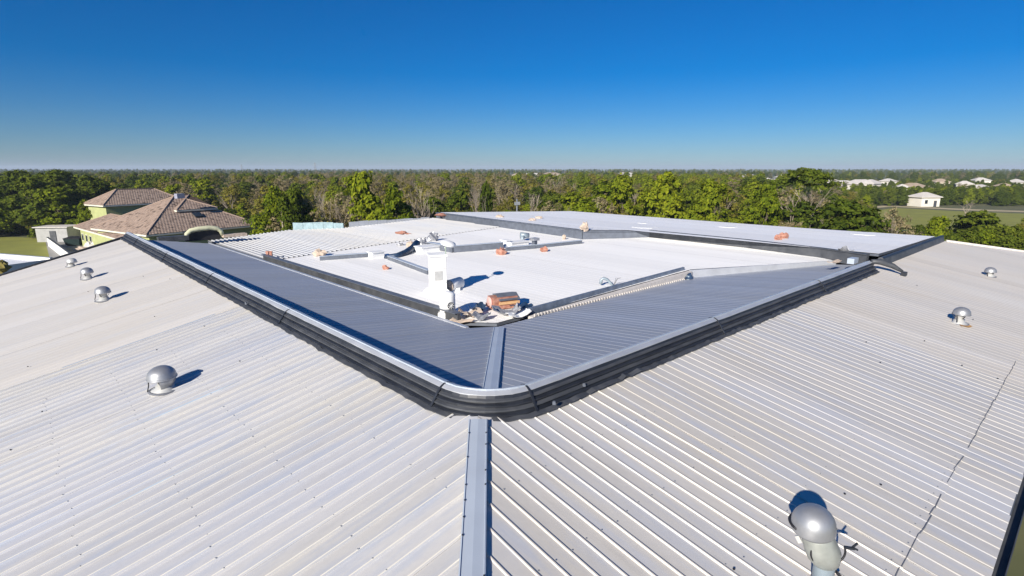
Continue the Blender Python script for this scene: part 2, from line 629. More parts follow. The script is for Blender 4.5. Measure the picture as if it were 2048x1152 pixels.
# ragged foot flashing where the band meets the sheets
sweep(resample(RP, .16), [(.36, 8.60), (.36, 8.615), (.47, 8.59), (.47, 8.575)], .012, seed=36).build('foot_flashing', M['dark2'], BLD)

for k in range(6, len(RP) - 3, 11):
    a_, b_ = RP[k], RP[k + 1]
    f_ = .04 / max(.04, math.hypot(b_[0] - a_[0], b_[1] - a_[1]))
    seg = [a_, tuple(a_[i] + (b_[i] - a_[i]) * f_ for i in range(4))]
    sweep(seg, [(-.14, 8.97), (-.03, 9.008), (.06, 8.994), (.14, 8.95), (.225, 8.86), (.33, 8.70), (.425, 8.575), (.41, 8.55), (.31, 8.68), (.20, 8.85), (.12, 8.93), (.0, 8.98)]).build('joint_strap', M['dark'], vent)
def strip(p, q, wid, thick, name, mat, parent=BLD, up=0.0):
    mb = MB()
    p, q = np.array(p, float), np.array(q, float)
    p[2] += up; q[2] += up
    mb.bar(p, q, wid, thick)
    return mb.build(name, mat, parent)

# hip cap on the near corner and its mirror in the court
hipz = lambda l: zOR(l, 0)
def hip_cap(name, pa, pb, half, mat):
    pa, pb = np.array(pa), np.array(pb)
    d = pb - pa; d /= np.linalg.norm(d)
    sx = np.cross(d, [0, 0, 1.0]); sx /= np.linalg.norm(sx)
    nz = np.cross(sx, d)
    prof = [(-half, -.035), (-half, .012), (-half + .018, .02), (-half + .022, .004), (0, .018), (half - .022, .004), (half - .018, .02), (half, .012), (half, -.035)]
    mb = MB()
    for e in (pa, pb):
        for (x, h) in prof:
            mb.v.append(tuple(e + sx * x + nz * h))
    n = len(prof)
    for k in range(n - 1):
        mb.f.append((k, k + 1, n + k + 1, n + k)); mb.m.append(0)
    return mb.build(name, mat, BLD)
cuts = [.02, -3.5, -7.0]
for i in range(2):
    la, lb = cuts[i], cuts[i + 1] - (.12 if i == 0 else 0)
    hip_cap('hip_cap', W(la, hipR(la), hipz(la) + .085 - (0.006 * i)), W(lb, hipR(lb), hipz(lb) + .085 - .006 * i), .165, M['hip'])
vz = lambda l: zIR(l, 0)
vR = lambda l: .93 * l + .04
hip_cap('valley_cap', W(.5, vR(.5), vz(.5) + .09), W(5.9, vR(5.9), vz(5.9) + .09), .17, M['hip'])
# screws along the hip cap and scattered over the near sheets
scr = MB()
rs = random.Random(3)
for k in range(26):
    t_ = -.3 - k * .245
    for sgn in (-1, 1):
        if rs.random() < .55:
            p = np.array(W(t_, hipR(t_), hipz(t_) + .105)) + sgn * .145 * (uL * HK - uR) / math.hypot(HK, 1)
            scr.box(p, (.010, 0, 0), (0, .010, 0), (0, 0, .008))
for k in range(14):
    r = rs.uniform(-6.5, -.8); l = rs.uniform(-3, 22)
    if r > l * .855 + 20: continue
    if l < (r - HO) / HK + .6: continue
    l = round(l / .305) * .305 + rs.choice((.0, .0, .06))
    scr.box(W(l, r, zOL(l, r) + .068), (.012, 0, 0), (0, .012, 0), (0, 0, .010))
for k in range(14):
    l = rs.uniform(-6.4, -.8); r = rs.uniform(-3, 22)
    if r < hipR(l) + .6: continue
    r = round(r / .305) * .305 + rs.choice((.0, .0, .06))
    scr.box(W(l, r, zOR(l, r) + .068), (.012, 0, 0), (0, .012, 0), (0, 0, .010))
scr2 = MB()
for row in (-1.5, -2.9, -4.3, -5.7):
    for k in range(-14, 34):
        l = k * .305
        if l < (row - HO) / HK + .4: continue
        scr2.box(W(l + rs.gauss(0, .006), row + rs.gauss(0, .03), zOL(l, row) + .062), (.007, 0, 0), (0, .007, 0), (0, 0, .006))
        r = k * .305
        if r < hipR(row) + .4: continue
        scr2.box(W(row + rs.gauss(0, .03), r + rs.gauss(0, .006), zOR(row, r) + .05), (.007, 0, 0), (0, .007, 0), (0, 0, .006))
tag(scr.build('screws', M['black'], BLD), None, kind='stuff')
tag(scr2.build('screw_rows', M['screw'], BLD), None, kind='stuff')
# brackets fixed to the band
for (px, py) in ((781, 746), (1168, 770), (1108, 806), (345, 520), (492, 607)):
    p = at(px, py, 8.72)
    MB().box(p, (.03, 0, 0), (0, .02, 0), (0, 0, .03)).box(p + np.array([0, -.02, .035]), (.02, 0, 0), (0, .02, 0), (0, 0, .012)).build('band_bracket', M['curb'], BLD)
# lap strip: dark sealed joint on the right slope, uneven
lap = MB()
rr_ = -5.6
prev = None
while rr_ < 15:
    nx = rr_ + rs.uniform(.25, .8)
    if rs.random() < .93:
        o1 = rs.gauss(0, .018)
        lap.bar(W(-5.80 + o1 * .6, rr_, zOR(-5.80, 0) + .046), W(-5.80 + rs.gauss(0, .01), nx, zOR(-5.80, 0) + .046), rs.uniform(.006, .013), .02)
    rr_ = nx
lap.build('lap_sealant', M['lapgrey'], BLD)['kind'] = 'stuff'
# sidelap trace on the left slope
strip(W(12.2, -5.2, zOL(0, -5.2) + .055), W(12.2, -1.2, zOL(0, -1.2) + .055), .03, .015, 'lap_sealant', M['hip'])

# pale smears of old coating on the right and left slopes
M['smear'] = simple('pale_blue_coating', (.52, .60, .68), .6, 0, .08, 2)
for (l0, l1, r0, wd, side) in ((-5.4, -3.9, 2.95, .10, 'R'), (-5.2, -4.3, 3.25, .07, 'R'), (-2.6, -1.9, 5.6, .06, 'R'), (-5.0, -4.2, 6.5, .05, 'R'), (6.2, 0, -3.1, .07, 'L'), (9.5, 0, -2.6, .05, 'L'), (3.4, 0, -4.4, .06, 'L')):
    n = 9
    mb = MB()
    top, bot = [], []
    for k in range(n + 1):
        t_ = k / n
        if side == 'R':
            l = l0 + (l1 - l0) * t_
            h = wd * math.sin(math.pi * min(.97, t_ + .03)) * rs.uniform(.6, 1)
            top.append(W(l, r0 + h, zOR(l, 0) + .035)); bot.append(W(l, r0 - h, zOR(l, 0) + .035))
        else:
            r = r0 - 1.2 + 2.0 * t_
            h = wd * math.sin(math.pi * min(.97, t_ + .03)) * rs.uniform(.6, 1)
            top.append(W(l0 + h, r, zOL(0, r) + .035)); bot.append(W(l0 - h, r, zOL(0, r) + .035))
    mb.mesh(top + bot, [(k, k + 1, n + 2 + k, n + 1 + k) for k in range(n)])
    mb.build('coating_smear', M['smear'], sOR if side == 'R' else sOL)
# eaves: gutters on the outer right and left, rake trim on the far ends
def gutter(p, q, inward, name='gutter'):
    p, q, iw = np.array(p), np.array(q), np.array(inward)
    mb = MB()
    prof = [(.02, .0), (.02, -.14), (-.13, -.14), (-.15, .02), (-.135, .02), (-.12, -.125), (.005, -.125), (.005, 0)]
    for e in (p, q):
        for (x, z) in prof:
            mb.v.append(tuple(e + iw * x + np.array([0, 0, z])))
    n = len(prof)
    for k in range(n):
        k2 = (k + 1) % n
        mb.f.append((k, k2, n + k2, n + k)); mb.m.append(0)
    return mb.build(name, M['dark2'], BLD)
ze = zOR(EAVE_R, 0)
gutter(W(EAVE_R, hipR(EAVE_R) - .1, ze), W(EAVE_R, 43.6, ze), uL)
zl = zOL(0, EAVE_L)
gutter(W((EAVE_L - HO) / HK - .1, EAVE_L, zl), W(33.1, EAVE_L, zl), uR)
strip(W(36.55, -.25, 8.63), W(33.15, EAVE_L, zl + .03), .10, .14, 'rake_trim', M['dark2'])
strip(W(-.25, 37.25, 8.63), W(EAVE_R, 43.75, ze + .03), .10, .12, 'rake_trim', M['palecurb'])
# walls
def wallq(name, a, b, z0, z1a, z1b, mat, th=.2):
    a, b = np.array(a, float), np.array(b, float)
    mb = MB()
    d = (b - a) / np.linalg.norm(b - a)
    nn = np.array([-d[1], d[0]]) * th / 2
    vv = []
    for (p, z1) in ((a, z1a), (b, z1b)):
        for s_ in (-1, 1):
            q = p + nn * s_
            vv += [W(q[0], q[1], z0), W(q[0], q[1], z1)]
    mb.mesh(vv, [(0, 1, 5, 4), (2, 6, 7, 3), (1, 3, 7, 5), (0, 2, 3, 1), (4, 5, 7, 6), (0, 4, 6, 2)])
    return mb.build(name, mat, BLD)
wallq('wall', (-6.4, -5.8), (-6.4, 42.6), 0, 7.2, 7.2, M['wall'])
wallq('wall', (-7.2, -6.7), (32.8, -6.7), 0, 7.0, 7.0, M['wall'])
wallq('wall', (32.8, -6.6), (36.2, -.2), 0, 7.0, 8.3, M['wall'])
wallq('wall', (36.2, 0), (38.4, 5.2), 0, 8.0, 7.5, M['wall'])
wallq('wall', (38.4, 5.3), (39.3, 11.6), 0, 7.5, 7.8, M['wall'])
wallq('wall', (39.3, 11.6), (36.3, 15.2), 0, 7.8, 7.9, M['wall'])
wallq('wall', (36.3, 15.3), (35.9, 23.8), 0, 7.9, 8.2, M['wall'])
wallq('wall', (35.7, 24.3), (29.6, 35.8), 0, 8.8, 8.7, M['wall'])
wallq('wall', (29.5, 35.8), (23, 34.1), 0, 8.7, 8.7, M['wall'])
wallq('wall', (22.9, 34.1), (.4, 36.8), 0, 8.7, 8.7, M['wall'])
wallq('wall', (.3, 36.9), (-6.1, 42.6), 0, 8.4, 7.1, M['wall'])

# partition ridge between the white court roof and the back roof
def band(pts, name, z0, z1, mat, topmat, th=.16, topz=.05):
    for i in range(len(pts) - 1):
        a, b = np.array(pts[i], float), np.array(pts[i + 1], float)
        wq = wallq(name, a, b, min(zC(*a), zC(*b)) - .05 if z0 is None else z0, z1, z1, mat, th)
        mb = MB()
        mb.bar(W(a[0], a[1], z1 + topz / 2), W(b[0], b[1], z1 + topz / 2), th + .12, topz)
        mb.build(name + '_coping', topmat, wq)
band([(.6, 24.35), (2.86, 25.05), (7.2, 25.65), (13.7, 25.75)], 'partition_wall', None, 8.98, M['dark2'], M['dark2'])
band([(13.7, 25.75), (16.7, 22.45)], 'partition_wall', None, 8.90, M['curb'], M['curb'])
band([(16.7, 22.45), (22.8, 23.05), (35.9, 24.1)], 'partition_wall', None, 8.98, M['curb'], M['curb'])
# low dark ridge from the ridge end towards the far right corner
RP2 = resample([(0, 24.2, -1, 0), (0, 37.2, -1, 0)], 1.0)
v2 = sweep(RP2, [(-.14, 8.90), (-.08, 8.95), (.03, 8.96), (.09, 8.86), (.16, 8.60), (.16, 8.4), (-.14, 8.4)], .003, seed=41).build('ridge_vent', M['dark2'], BLD)
v2['label'] = 'low dark ridge running to the far right corner'
sweep(RP2, [(.035, 8.965), (.065, 8.955), (.10, 8.90), (.085, 8.88)], .002, seed=42).build('louver', M['dark'], v2)

# left court edge: thin pale trim at the slope's foot, black gutter, dark kerb
strip(W(6.4, 4.62, zIL(0, 4.62) + .05), W(34.2, 4.22, zIL(0, 4.22) + .05), .12, .04, 'slope_foot_trim', M['cap'])
gb = MB()
gb.mesh([W(6.5, 4.66, 8.0), W(34.2, 4.28, 8.0), W(34.2, 4.28, 7.6), W(6.5, 4.66, 7.6)], [(0, 1, 2, 3)])
gb.mesh([W(6.5, 4.66, 7.60), W(34.2, 4.28, 7.60), W(36.5, 5.30, 7.60), W(7.9, 5.50, 7.60)], [(0, 1, 2, 3)])
gb.build('court_gutter', M['black'], BLD)
kerb = MB()
K0, K1 = (8.0, 5.50), (26.8, 5.28)
kerb.bar(W(*K0, 7.80), W(*K1, 7.80), .14, .46)
kerb.build('court_kerb', M['dark2'], BLD)
kt = MB()
kt.bar(W(8.0, 5.46, 8.045), W(26.8, 5.24, 8.045), .30, .03)
kt.build('court_kerb_top', M['curb'], BLD)
# right court edge: pale upright kerb backed by a blue grey upstand
pk = wallq('court_kerb', (6.55, 7.6), (6.32, 18.1), 7.2, zC(0, 7.6) + .03, zC(0, 18) + .0, M['palecurb'], .26)
pk['label'] = 'pale upright kerb along the right court edge'
wallq('court_upstand', (6.86, 7.8), (6.60, 18.0), 7.2, zC(0, 8) + .24, zC(0, 18) + .17, M['bluegrey'], .10)
wallq('court_edge_flashing', (6.36, 18.1), (2.05, 24.7), 7.3, zC(0, 18.1) + .035, zC(0, 24.7) + .035, M['cap'], .06)
nsl = 64
for i in range(nsl):
    r = 7.7 + (17.9 - 7.7) * i / (nsl - 1)
    l = 6.55 - .022 * (r - 7.6) - .14
    MB().box(W(l, r, zIR(l, r) + .05), uL * .03, uR * rng.uniform(.03, .05), (0, 0, .05)).build('kerb_tooth', M['palecurb'], pk)

def px_m(px, depth):
    return px * depth / 1125.0

# low grey kerbs standing on the white court roof, given by their feet in the photograph
for (a, b, h, th) in (((640, 522), (748, 514), .26, .16), ((778, 520), (858, 550), .24, .18), ((858, 497), (908, 506), .40, .3),
                      ((908, 506), (1006, 498), .42, .16), ((1012, 503), (1070, 498), .26, .16), ((1070, 498), (1163, 488), .24, .14)):
    p, q = cpt(*a), cpt(*b)
    mb = MB()
    mb.bar(p + np.array([0, 0, h / 2]), q + np.array([0, 0, h / 2]), th, h)
    ko = mb.build('roof_kerb', M['curb'], BLD)
    mb = MB()
    mb.bar(p + np.array([0, 0, h + .012]), q + np.array([0, 0, h + .012]), th + .07, .024)
    mb.build('kerb_capping', M['hip'], ko)
# pale blue parapet sheets on the far left edge, one object per sheet
def parapet(a, b, z0, z1, n, mat):
    par = None
    a, b = np.array(a, float), np.array(b, float)
    for i in range(n):
        p, q = a + (b - a) * (i + .01) / n, a + (b - a) * (i + .99) / n
        j = rng.uniform(-.04, .04)
        wq = wallq('parapet_sheet', p, q, z0, z1 + j, z1 + j + rng.uniform(-.03, .03), mat, .05)
parapet((39.3, 11.9), (36.6, 15.1), 7.8, 8.62, 5, M['teal'])
parapet((36.6, 15.6), (36.1, 23.4), 7.9, 8.62, 9, M['cap'])
# white patches on the back roof
for (px, py, ru, rv, name) in ((1290, 455, .95, .5, 'roof_patch'), (1455, 453, .8, .25, 'roof_patch'), (1727, 467, .75, .28, 'roof_patch'), (1285, 446, .45, .2, 'roof_patch')):
    p = at(px, py, 8.97)
    mb = MB()
    k = 14
    top = [p + uL * ru * math.cos(2 * math.pi * i / k) * rng.uniform(.85, 1) + uR * rv * 2 * math.sin(2 * math.pi * i / k) * rng.uniform(.85, 1) for i in range(k)]
    top = [np.array([q[0], q[1], zB(*lr(q)) + .055]) for q in top]
    mb.mesh(top + [q - np.array([0, 0, .02]) for q in top], [tuple(range(k))] + [(i, i + k, (i + 1) % k + k, (i + 1) % k) for i in range(k)])
    mb.build(name, M['wpaint'], sB)


# ------------------------------------------------------------------ roof vents (things standing on the roof)
VG = 'mushroom vents standing on the outer roof slopes'
def make_vent(name, base, label, s=1.0, tall=0.0, tilt=(0, 0), mats=('galv', 'galvw'), skirt=False):
    base = np.array(base)
    t = thing(name, base, label, 'roof vent', VG)
    z = tall
    fl = MB().lathe(base + [0, 0, -.03], [(.33 * s, 0), (.32 * s, .05), (.21 * s, .09), (.19 * s, .17)], 20)
    fl.build('flashing', M[mats[1]], t, True)
    st = MB().lathe(base, [(.155 * s, .0), (.155 * s, .36 * s + z), (.19 * s, .39 * s + z), (.19 * s, .42 * s + z)], 18)
    st.build('stem', M[mats[1]], t, True)
    dc = base + [tilt[0], tilt[1], .40 * s + z]
    prof = [(.20 * s, .02)] + [(.31 * s, -.02), (.315 * s, .02)] + [(.31 * s * math.cos(a), .03 + .24 * s * math.sin(a)) for a in (0, .25, .5, .75, 1.0, 1.25, 1.5)]
    dome = MB().lathe(dc, prof, 26, axis=(tilt[0] * .6, tilt[1] * .6, 1)).build('dome', M[mats[0]], t, True)
    rim = MB().lathe(dc, [(.315 * s, -.035), (.325 * s, -.03), (.325 * s, 0.0), (.312 * s, .005)], 26, axis=(tilt[0] * .6, tilt[1] * .6, 1), closed=False)
    rim.build('rim', M['galv'], dome, True)
    sk = MB()
    ns = 14
    for i in range(ns + 1):
        an = math.radians(-70 + 215 * i / ns)
        for (rr__, zz) in ((.30 * s, .02), (.285 * s, -.10 * s), (.20 * s, -.26 * s), (.188 * s, -.26 * s), (.27 * s, -.10 * s), (.285 * s, .02)):
            sk.v.append(tuple(dc + np.array([rr__ * math.cos(an), rr__ * math.sin(an), zz])))
    for i in range(ns):
        for j in range(6):
            j2 = (j + 1) % 6
            sk.f.append((i * 6 + j, i * 6 + j2, i * 6 + 6 + j2, i * 6 + 6 + j)); sk.m.append(0)
    if skirt:
        sk.build('hood_skirt', M[mats[0]], t, True)
    br = [dc + np.array([.29 * s * math.cos(a), .29 * s * math.sin(a), z_]) for a, z_ in ((3.5, 0), (3.55, -.08 * s), (3.6, -.18 * s), (3.7, -.27 * s))]
    br[-1] = br[-1] + np.array([-.03, -.02, -.05])
    MB().tube(br, .014, 6).build('brace', M['black'], t, True)
    MB().lathe(base + [0, 0, .0], [(.36 * s, -.01), (.37 * s, .015), (.33 * s, .03), (.31 * s, .025)], 20, closed=False).build('sealant', M['lapgrey'], t, True)
    for k in range(3):
        a = 2.1 * k + .6
        d = np.array([math.cos(a), math.sin(a), 0])
        MB().bar(base + d * .16 * s + [0, 0, .2 * s + z], base + d * .29 * s + [0, 0, .40 * s + z], .03, .012).build('bracket', M['black'], t)
    return t
def on_left(px, py):
    n = np.array([-SO * uR[0], -SO * uR[1], 1.0])
    return onp(px, py, n, 8.63 - SO * float(uR @ A0))
def on_right(px, py):
    k = SO * HK
    n = np.array([-k * uL[0], -k * uL[1], 1.0])
    return onp(px, py, n, 8.63 + SO * HO - k * float(uL @ A0))
make_vent('mushroom_vent', on_left(331, 779), 'large grey dome vent nearest the camera on the left slope', .98, -.06, (-.03, -.02), skirt=True)
make_vent('mushroom_vent', on_left(208, 601), 'grey dome vent on the left slope, third from its far end', .86, 0)
make_vent('mushroom_vent', on_left(176, 558), 'grey dome vent on the left slope, second from its far end', .82, 0)
make_vent('mushroom_vent', on_left(143, 533), 'small pale vent with a cut away cap farthest along the left slope', .74, -.04, (.06, 0), ('galvw', 'galvw'))
make_vent('mushroom_vent', on_right(1917, 647), 'grey dome vent with an orange stain on the right slope', .80, .03, (.05, 0))
make_vent('mushroom_vent', on_right(1979, 553), 'small vent farthest away on the right slope', .74, -.05)
tag(MB().mesh([on_right(x, y) + np.array([0, 0, .045]) for x, y in ((1915, 648), (1932, 650), (1945, 655), (1938, 657), (1922, 654))], [(0, 1, 2, 3, 4)]).build(
    'stain', simple('orange_stain', (.55, .30, .10), .9), sOR), None)

# tall gooseneck vent by the bottom edge
gb_ = on_right(1642, 1180)
GV = thing('gooseneck_vent', gb_, 'tall shiny dome vent on a grey pipe at the bottom right', 'roof vent', VG)
gb_ = np.array(gb_)
cx = np.array([-.02, 0, 0])
MB().lathe(gb_ + [0, 0, -.03], [(.26, 0), (.25, .05), (.16, .10)], 22).build('flashing', M['stain'], GV, True)
pipe = MB().lathe(gb_ + [0, 0, 0], [(.125, 0), (.125, .40), (.13, .42)], 22).build('pipe', M['stain'], GV, True)
MB().bar(gb_ + [.14, -.03, .30], gb_ + [.21, -.05, .22], .05, .03).build('clip', M['black'], pipe)
# bowl-shaped elbow, leaning back and to the left, and the dome on it
e0, e1, e2 = gb_ + [0, 0, .40], gb_ + [-.08, -.01, .64], gb_ + [-.17, .03, .90]
elb = MB().tube([e0, gb_ + [-.01, -.02, .46], gb_ + [-.04, -.02, .55], e1, gb_ + [-.13, .01, .77], e2], [.10, .165, .20, .20, .185, .165], 24)
elbow = elb.build('elbow', M['elbow'], GV, True)
ring = []
for k in range(19):
    a = math.radians(150 + 235 * k / 18)
    ring.append(gb_ + np.array([-.04 + .215 * math.cos(a), -.10, .63 + .185 * math.sin(a)]))
MB().tube(ring, .013, 8).build('clamp_ring', M['black'], GV, True)
MB().bar(ring[-1], ring[-1] + [.13, .0, -.02], .03, .03).bar(ring[-1] + [.10, 0, 0], ring[-1] + [.16, 0, .06], .02, .02).bar(
    ring[-1] + [.10, 0, 0], ring[-1] + [.17, 0, -.04], .02, .02).build('clamp_bolt', M['dark'], GV)
prof = [(.0, -.02), (.18, -.04), (.255, -.03), (.262, 0), (.255, .05)] + [(.255 * math.cos(a), .05 + .235 * math.sin(a)) for a in (.2, .4, .6, .8, 1.0, 1.2, 1.4, 1.55)]
dome = MB().lathe(gb_ + [-.185, .04, .90], prof, 32, axis=(-.10, -.12, 1)).build('dome', M['galv'], GV, True)
MB().tube([gb_ + [-.185 + .262 * math.cos(a), .06 + .262 * math.sin(a), .915] for a in [math.radians(x) for x in range(-20, 201, 11)]], .018, 8).build('gasket', M['black'], dome, True)
MB().bar(gb_ + [-.40, .0, .80], gb_ + [-.36, -.03, .72], .03, .05).build('latch', M['galvw'], GV)

# ------------------------------------------------------------------ white stack, ducts and fan on the court roof
def vec(*a):
    return np.array(a, float)
p = cpt(876, 588)
T = thing('vent_stack', p, 'tall white square vent stack in the middle of the white roof', 'stack')
ex, ey = vec(.96, .28, 0), vec(-.28, .96, 0)
MB().mesh([p + ex * sx * a + ey * sy * a + vec(0, 0, z) for z, a in ((0, .58), (.10, .52), (.26, .36)) for sx, sy in ((-1, -1), (1, -1), (1, 1), (-1, 1))],
          [(0, 1, 5, 4), (1, 2, 6, 5), (2, 3, 7, 6), (3, 0, 4, 7), (4, 5, 9, 8), (5, 6, 10, 9), (6, 7, 11, 10), (7, 4, 8, 11), (8, 9, 10, 11)]).build('skirt', M['wpaint'], T)
MB().box(p + vec(0, 0, .92), ex * .33, ey * .33, vec(0, 0, .75)).build('shaft', M['wpaint'], T)
for zz in (.55, 1.15):
    MB().box(p + vec(0, 0, zz), ex * .338, ey * .338, vec(0, 0, .012)).build('seam', M['galvw'], T)
MB().box(p + vec(0, 0, .85) - ey * .335, ex * .17, ey * .012, vec(0, 0, .2)).build('access_panel', M['galvw'], T)
MB().box(p + vec(0, 0, 1.70), ex * .38, ey * .38, vec(0, 0, .045)).build('collar', M['wpaint'], T)
MB().bar(p + ex * .34 + ey * -.2 + vec(0, 0, .1), p + ex * .34 + ey * -.2 + vec(0, 0, 2.1), .035, .035).build('post', simple('green_grey_post', (.30, .38, .30), .6), T)
MB().lathe(p + ex * .48 + vec(0, 0, 2.08), [(.0, 0), (.30, .01), (.34, .05), (.30, .12), (.16, .17), (.02, .18)], 20, axis=(.25, -.15, 1)).build('disc_cap', M['wpaint'], T, True)
MB().tube([p + ex * .34 + vec(0, 0, 1.95), p + ex * .42 + vec(0, 0, 2.05), p + ex * .5 + vec(0, 0, 2.1)], .035, 8).build('cap_arm', M['galvw'], T)

p = cpt(908, 588)
T = thing('white_duct', p, 'short white round duct lying beside the tall white stack', 'duct')
d0, d1 = p + vec(-.28, .35, .27), p + vec(.18, 1.0, .30)
MB().tube([d0, d0 * .9 + d1 * .1, d1], [.22, .25, .25], 20).build('barrel', M['wpaint'], T, True)
MB().tube([d0 + vec(-.02, -.03, 0), d0 + vec(.03, .05, 0)], .265, 20).build('flange', M['tan'], T, True)
MB().box(p + vec(0, .7, .08), vec(.22, 0, 0), vec(0, .3, 0), vec(0, 0, .08)).build('saddle', M['wpaint'], T)

p = cpt(897, 636)
T = thing('exhaust_fan', p, 'white round exhaust fan with dark grille beside the court corner', 'fan')
MB().box(p + vec(-.05, .2, .10), vec(.32, 0, 0), vec(0, .30, 0), vec(0, 0, .10)).build('plinth', M['wpaint'], T)
MB().lathe(p + vec(-.05, .2, .2), [(.27, 0), (.29, .05), (.29, .62), (.25, .70), (.10, .74), (.01, .745)], 22).build('drum', M['wpaint'], T, True)
gc = p + vec(.10, -.075, .48)
gr = MB().lathe(gc, [(.13, 0), (.13, .03), (.11, .035), (.01, .035)], 18, axis=(.45, -.9, .05)).build('grille', M['dark2'], T)
for k in range(4):
    a = math.pi * k / 4
    dx = vec(.9 * math.cos(a), .45 * math.cos(a), math.sin(a)) * .12
    c0 = gc + vec(.02, -.04, 0)
    MB().bar(c0 - dx, c0 + dx, .018, .012).build('grille_bar', M['wpaint'], gr)

# wooden/red equipment box with a dark lid in the near corner of the court
p = cpt(1005, 622)
T = thing('equipment_box', p, 'dark lidded box with a red end lying at the near court corner', 'box')
bx_, by_ = vec(.90, .43, 0), vec(-.43, .90, 0)
MB().box(p + vec(0, .3, .30), bx_ * .50, by_ * .28, vec(0, 0, .22)).build('body', M['rust'], T)
MB().mesh([p + vec(0, .3, 0) + bx_ * a + by_ * b + vec(0, 0, z) for a in (-.28, .58) for b, z in ((-.34, .44), (0, .62), (.33, .56), (.33, .52), (0, .57), (-.34, .40))],
          [(0, 1, 7, 6), (1, 2, 8, 7), (2, 3, 9, 8), (3, 4, 10, 9), (4, 5, 11, 10), (5, 0, 6, 11), (0, 5, 4, 3, 2, 1), (6, 7, 8, 9, 10, 11)]).build('lid', M['curb'], T)
MB().lathe(p + vec(0, .3, .32) - bx_ * .50, [(.20, 0), (.22, .05), (.20, .08)], 16, axis=tuple(-bx_)).build('end_plate', simple('pink_plate', (.70, .45, .40), .7), T, True)
MB().box(p + vec(0, .3, .30) + by_ * -.30 + bx_ * .15, bx_ * .42, by_ * .02, vec(0, 0, .05)).build('strap', simple('orange_strap', (.75, .45, .22), .7), T)

def scrap(name, p, size, mat, label, cat='debris', seed=0, group='scraps lying on the roof', jag=.35):
    rr = random.Random(seed)
    n, m_ = 9, 5
    vv, ff = [], []
    for i in range(m_):
        ph = math.pi * (i + .5) / m_
        for k in range(n):
            a = 2 * math.pi * k / n
            q = 1 + rr.uniform(-jag, jag)
            vv.append((p[0] + size[0] * q * math.sin(ph) * math.cos(a), p[1] + size[1] * q * math.sin(ph) * math.sin(a), p[2] + size[2] * (.85 + q * math.cos(ph))))
    for i in range(m_ - 1):
        for k in range(n):
            k2 = (k + 1) % n
            ff.append((i * n + k, (i + 1) * n + k, (i + 1) * n + k2, i * n + k2))
    ff.append(tuple(range(n)))
    ff.append(tuple(reversed([(m_ - 1) * n + k for k in range(n)])))
    return tag(MB().mesh(vv, ff).build(name, M[mat], origin=tuple(p)), label, cat, group)

def sheet_scrap(name, p, su, sv, mat, label, seed=0, lift=.2, ang=0, cat='debris', group='scraps lying on the roof'):
    """bent thin sheet with thickness"""
    rr = random.Random(seed)
    n = 5
    u = vec(math.cos(ang), math.sin(ang), 0)
    v = vec(-math.sin(ang), math.cos(ang), 0)
    top = []
    for i in range(n):
        for j in range(n):
            a, b = i / (n - 1) - .5, j / (n - 1) - .5
            z = .03 + lift * (abs(a) * 1.1 + rr.uniform(0, .45)) + .12 * b * lift
            top.append(p + u * su * a * (1 + rr.uniform(-.1, .1)) + v * sv * b * (1 + rr.uniform(-.15, .15)) + vec(0, 0, z))
    bot = [q - vec(0, 0, .02) for q in top]
    ff = []
    N2 = n * n
    for i in range(n - 1):
        for j in range(n - 1):
            a = i * n + j
            ff.append((a, a + n, a + n + 1, a + 1))
            ff.append((N2 + a, N2 + a + 1, N2 + a + n + 1, N2 + a + n))
    edge = [(i * n, (i + 1) * n) for i in range(n - 1)] + [((n - 1) * n + j, (n - 1) * n + j + 1) for j in range(n - 1)] + \
           [((n - 1 - i) * n + n - 1, (n - 2 - i) * n + n - 1) for i in range(n - 1)] + [(n - 1 - j, n - 2 - j) for j in range(n - 1)]
    for a, b in edge:
        ff.append((a, a + N2, b + N2, b))
    return tag(MB().mesh(top + bot, ff).build(name, M[mat], origin=tuple(p)), label, cat, group)

sheet_scrap('bent_sheet', cpt(940, 634), .75, .6, 'tan', 'bent tan sheet between the white fan and the red box', 1, .35, .4)
sheet_scrap('bent_sheet', cpt(962, 641), .6, .45, 'foil', 'bent grey sheet at the very corner of the court', 2, .3, -.3)
sheet_scrap('torn_sheet', cpt(955, 628), .55, .4, 'navy', 'torn navy sheet lying behind the bent tan sheet', 3, .4, .9)
sheet_scrap('torn_sheet', cpt(1042, 622), .75, .55, 'navy', 'torn navy sheet just right of the red box', 4, .3, .7)
sheet_scrap('crumpled_wrap', cpt(1012, 634), .95, .55, 'foil', 'crumpled silvery wrap in front of the red box', 5, .45, .2)
sheet_scrap('torn_sheet', cpt(985, 620), .5, .4, 'rust', 'rusty torn sheet left of the red box', 6, .25, .1)
sheet_scrap('crumpled_wrap', cpt(1038, 636), .9, .35, 'wpaint', 'white crumpled wrap at the foot of the pale kerb', 7, .25, .6)
sheet_scrap('bent_sheet', cpt(925, 646), .8, .3, 'tan', 'low tan sheet on the dark gutter corner', 8, .15, -.3)
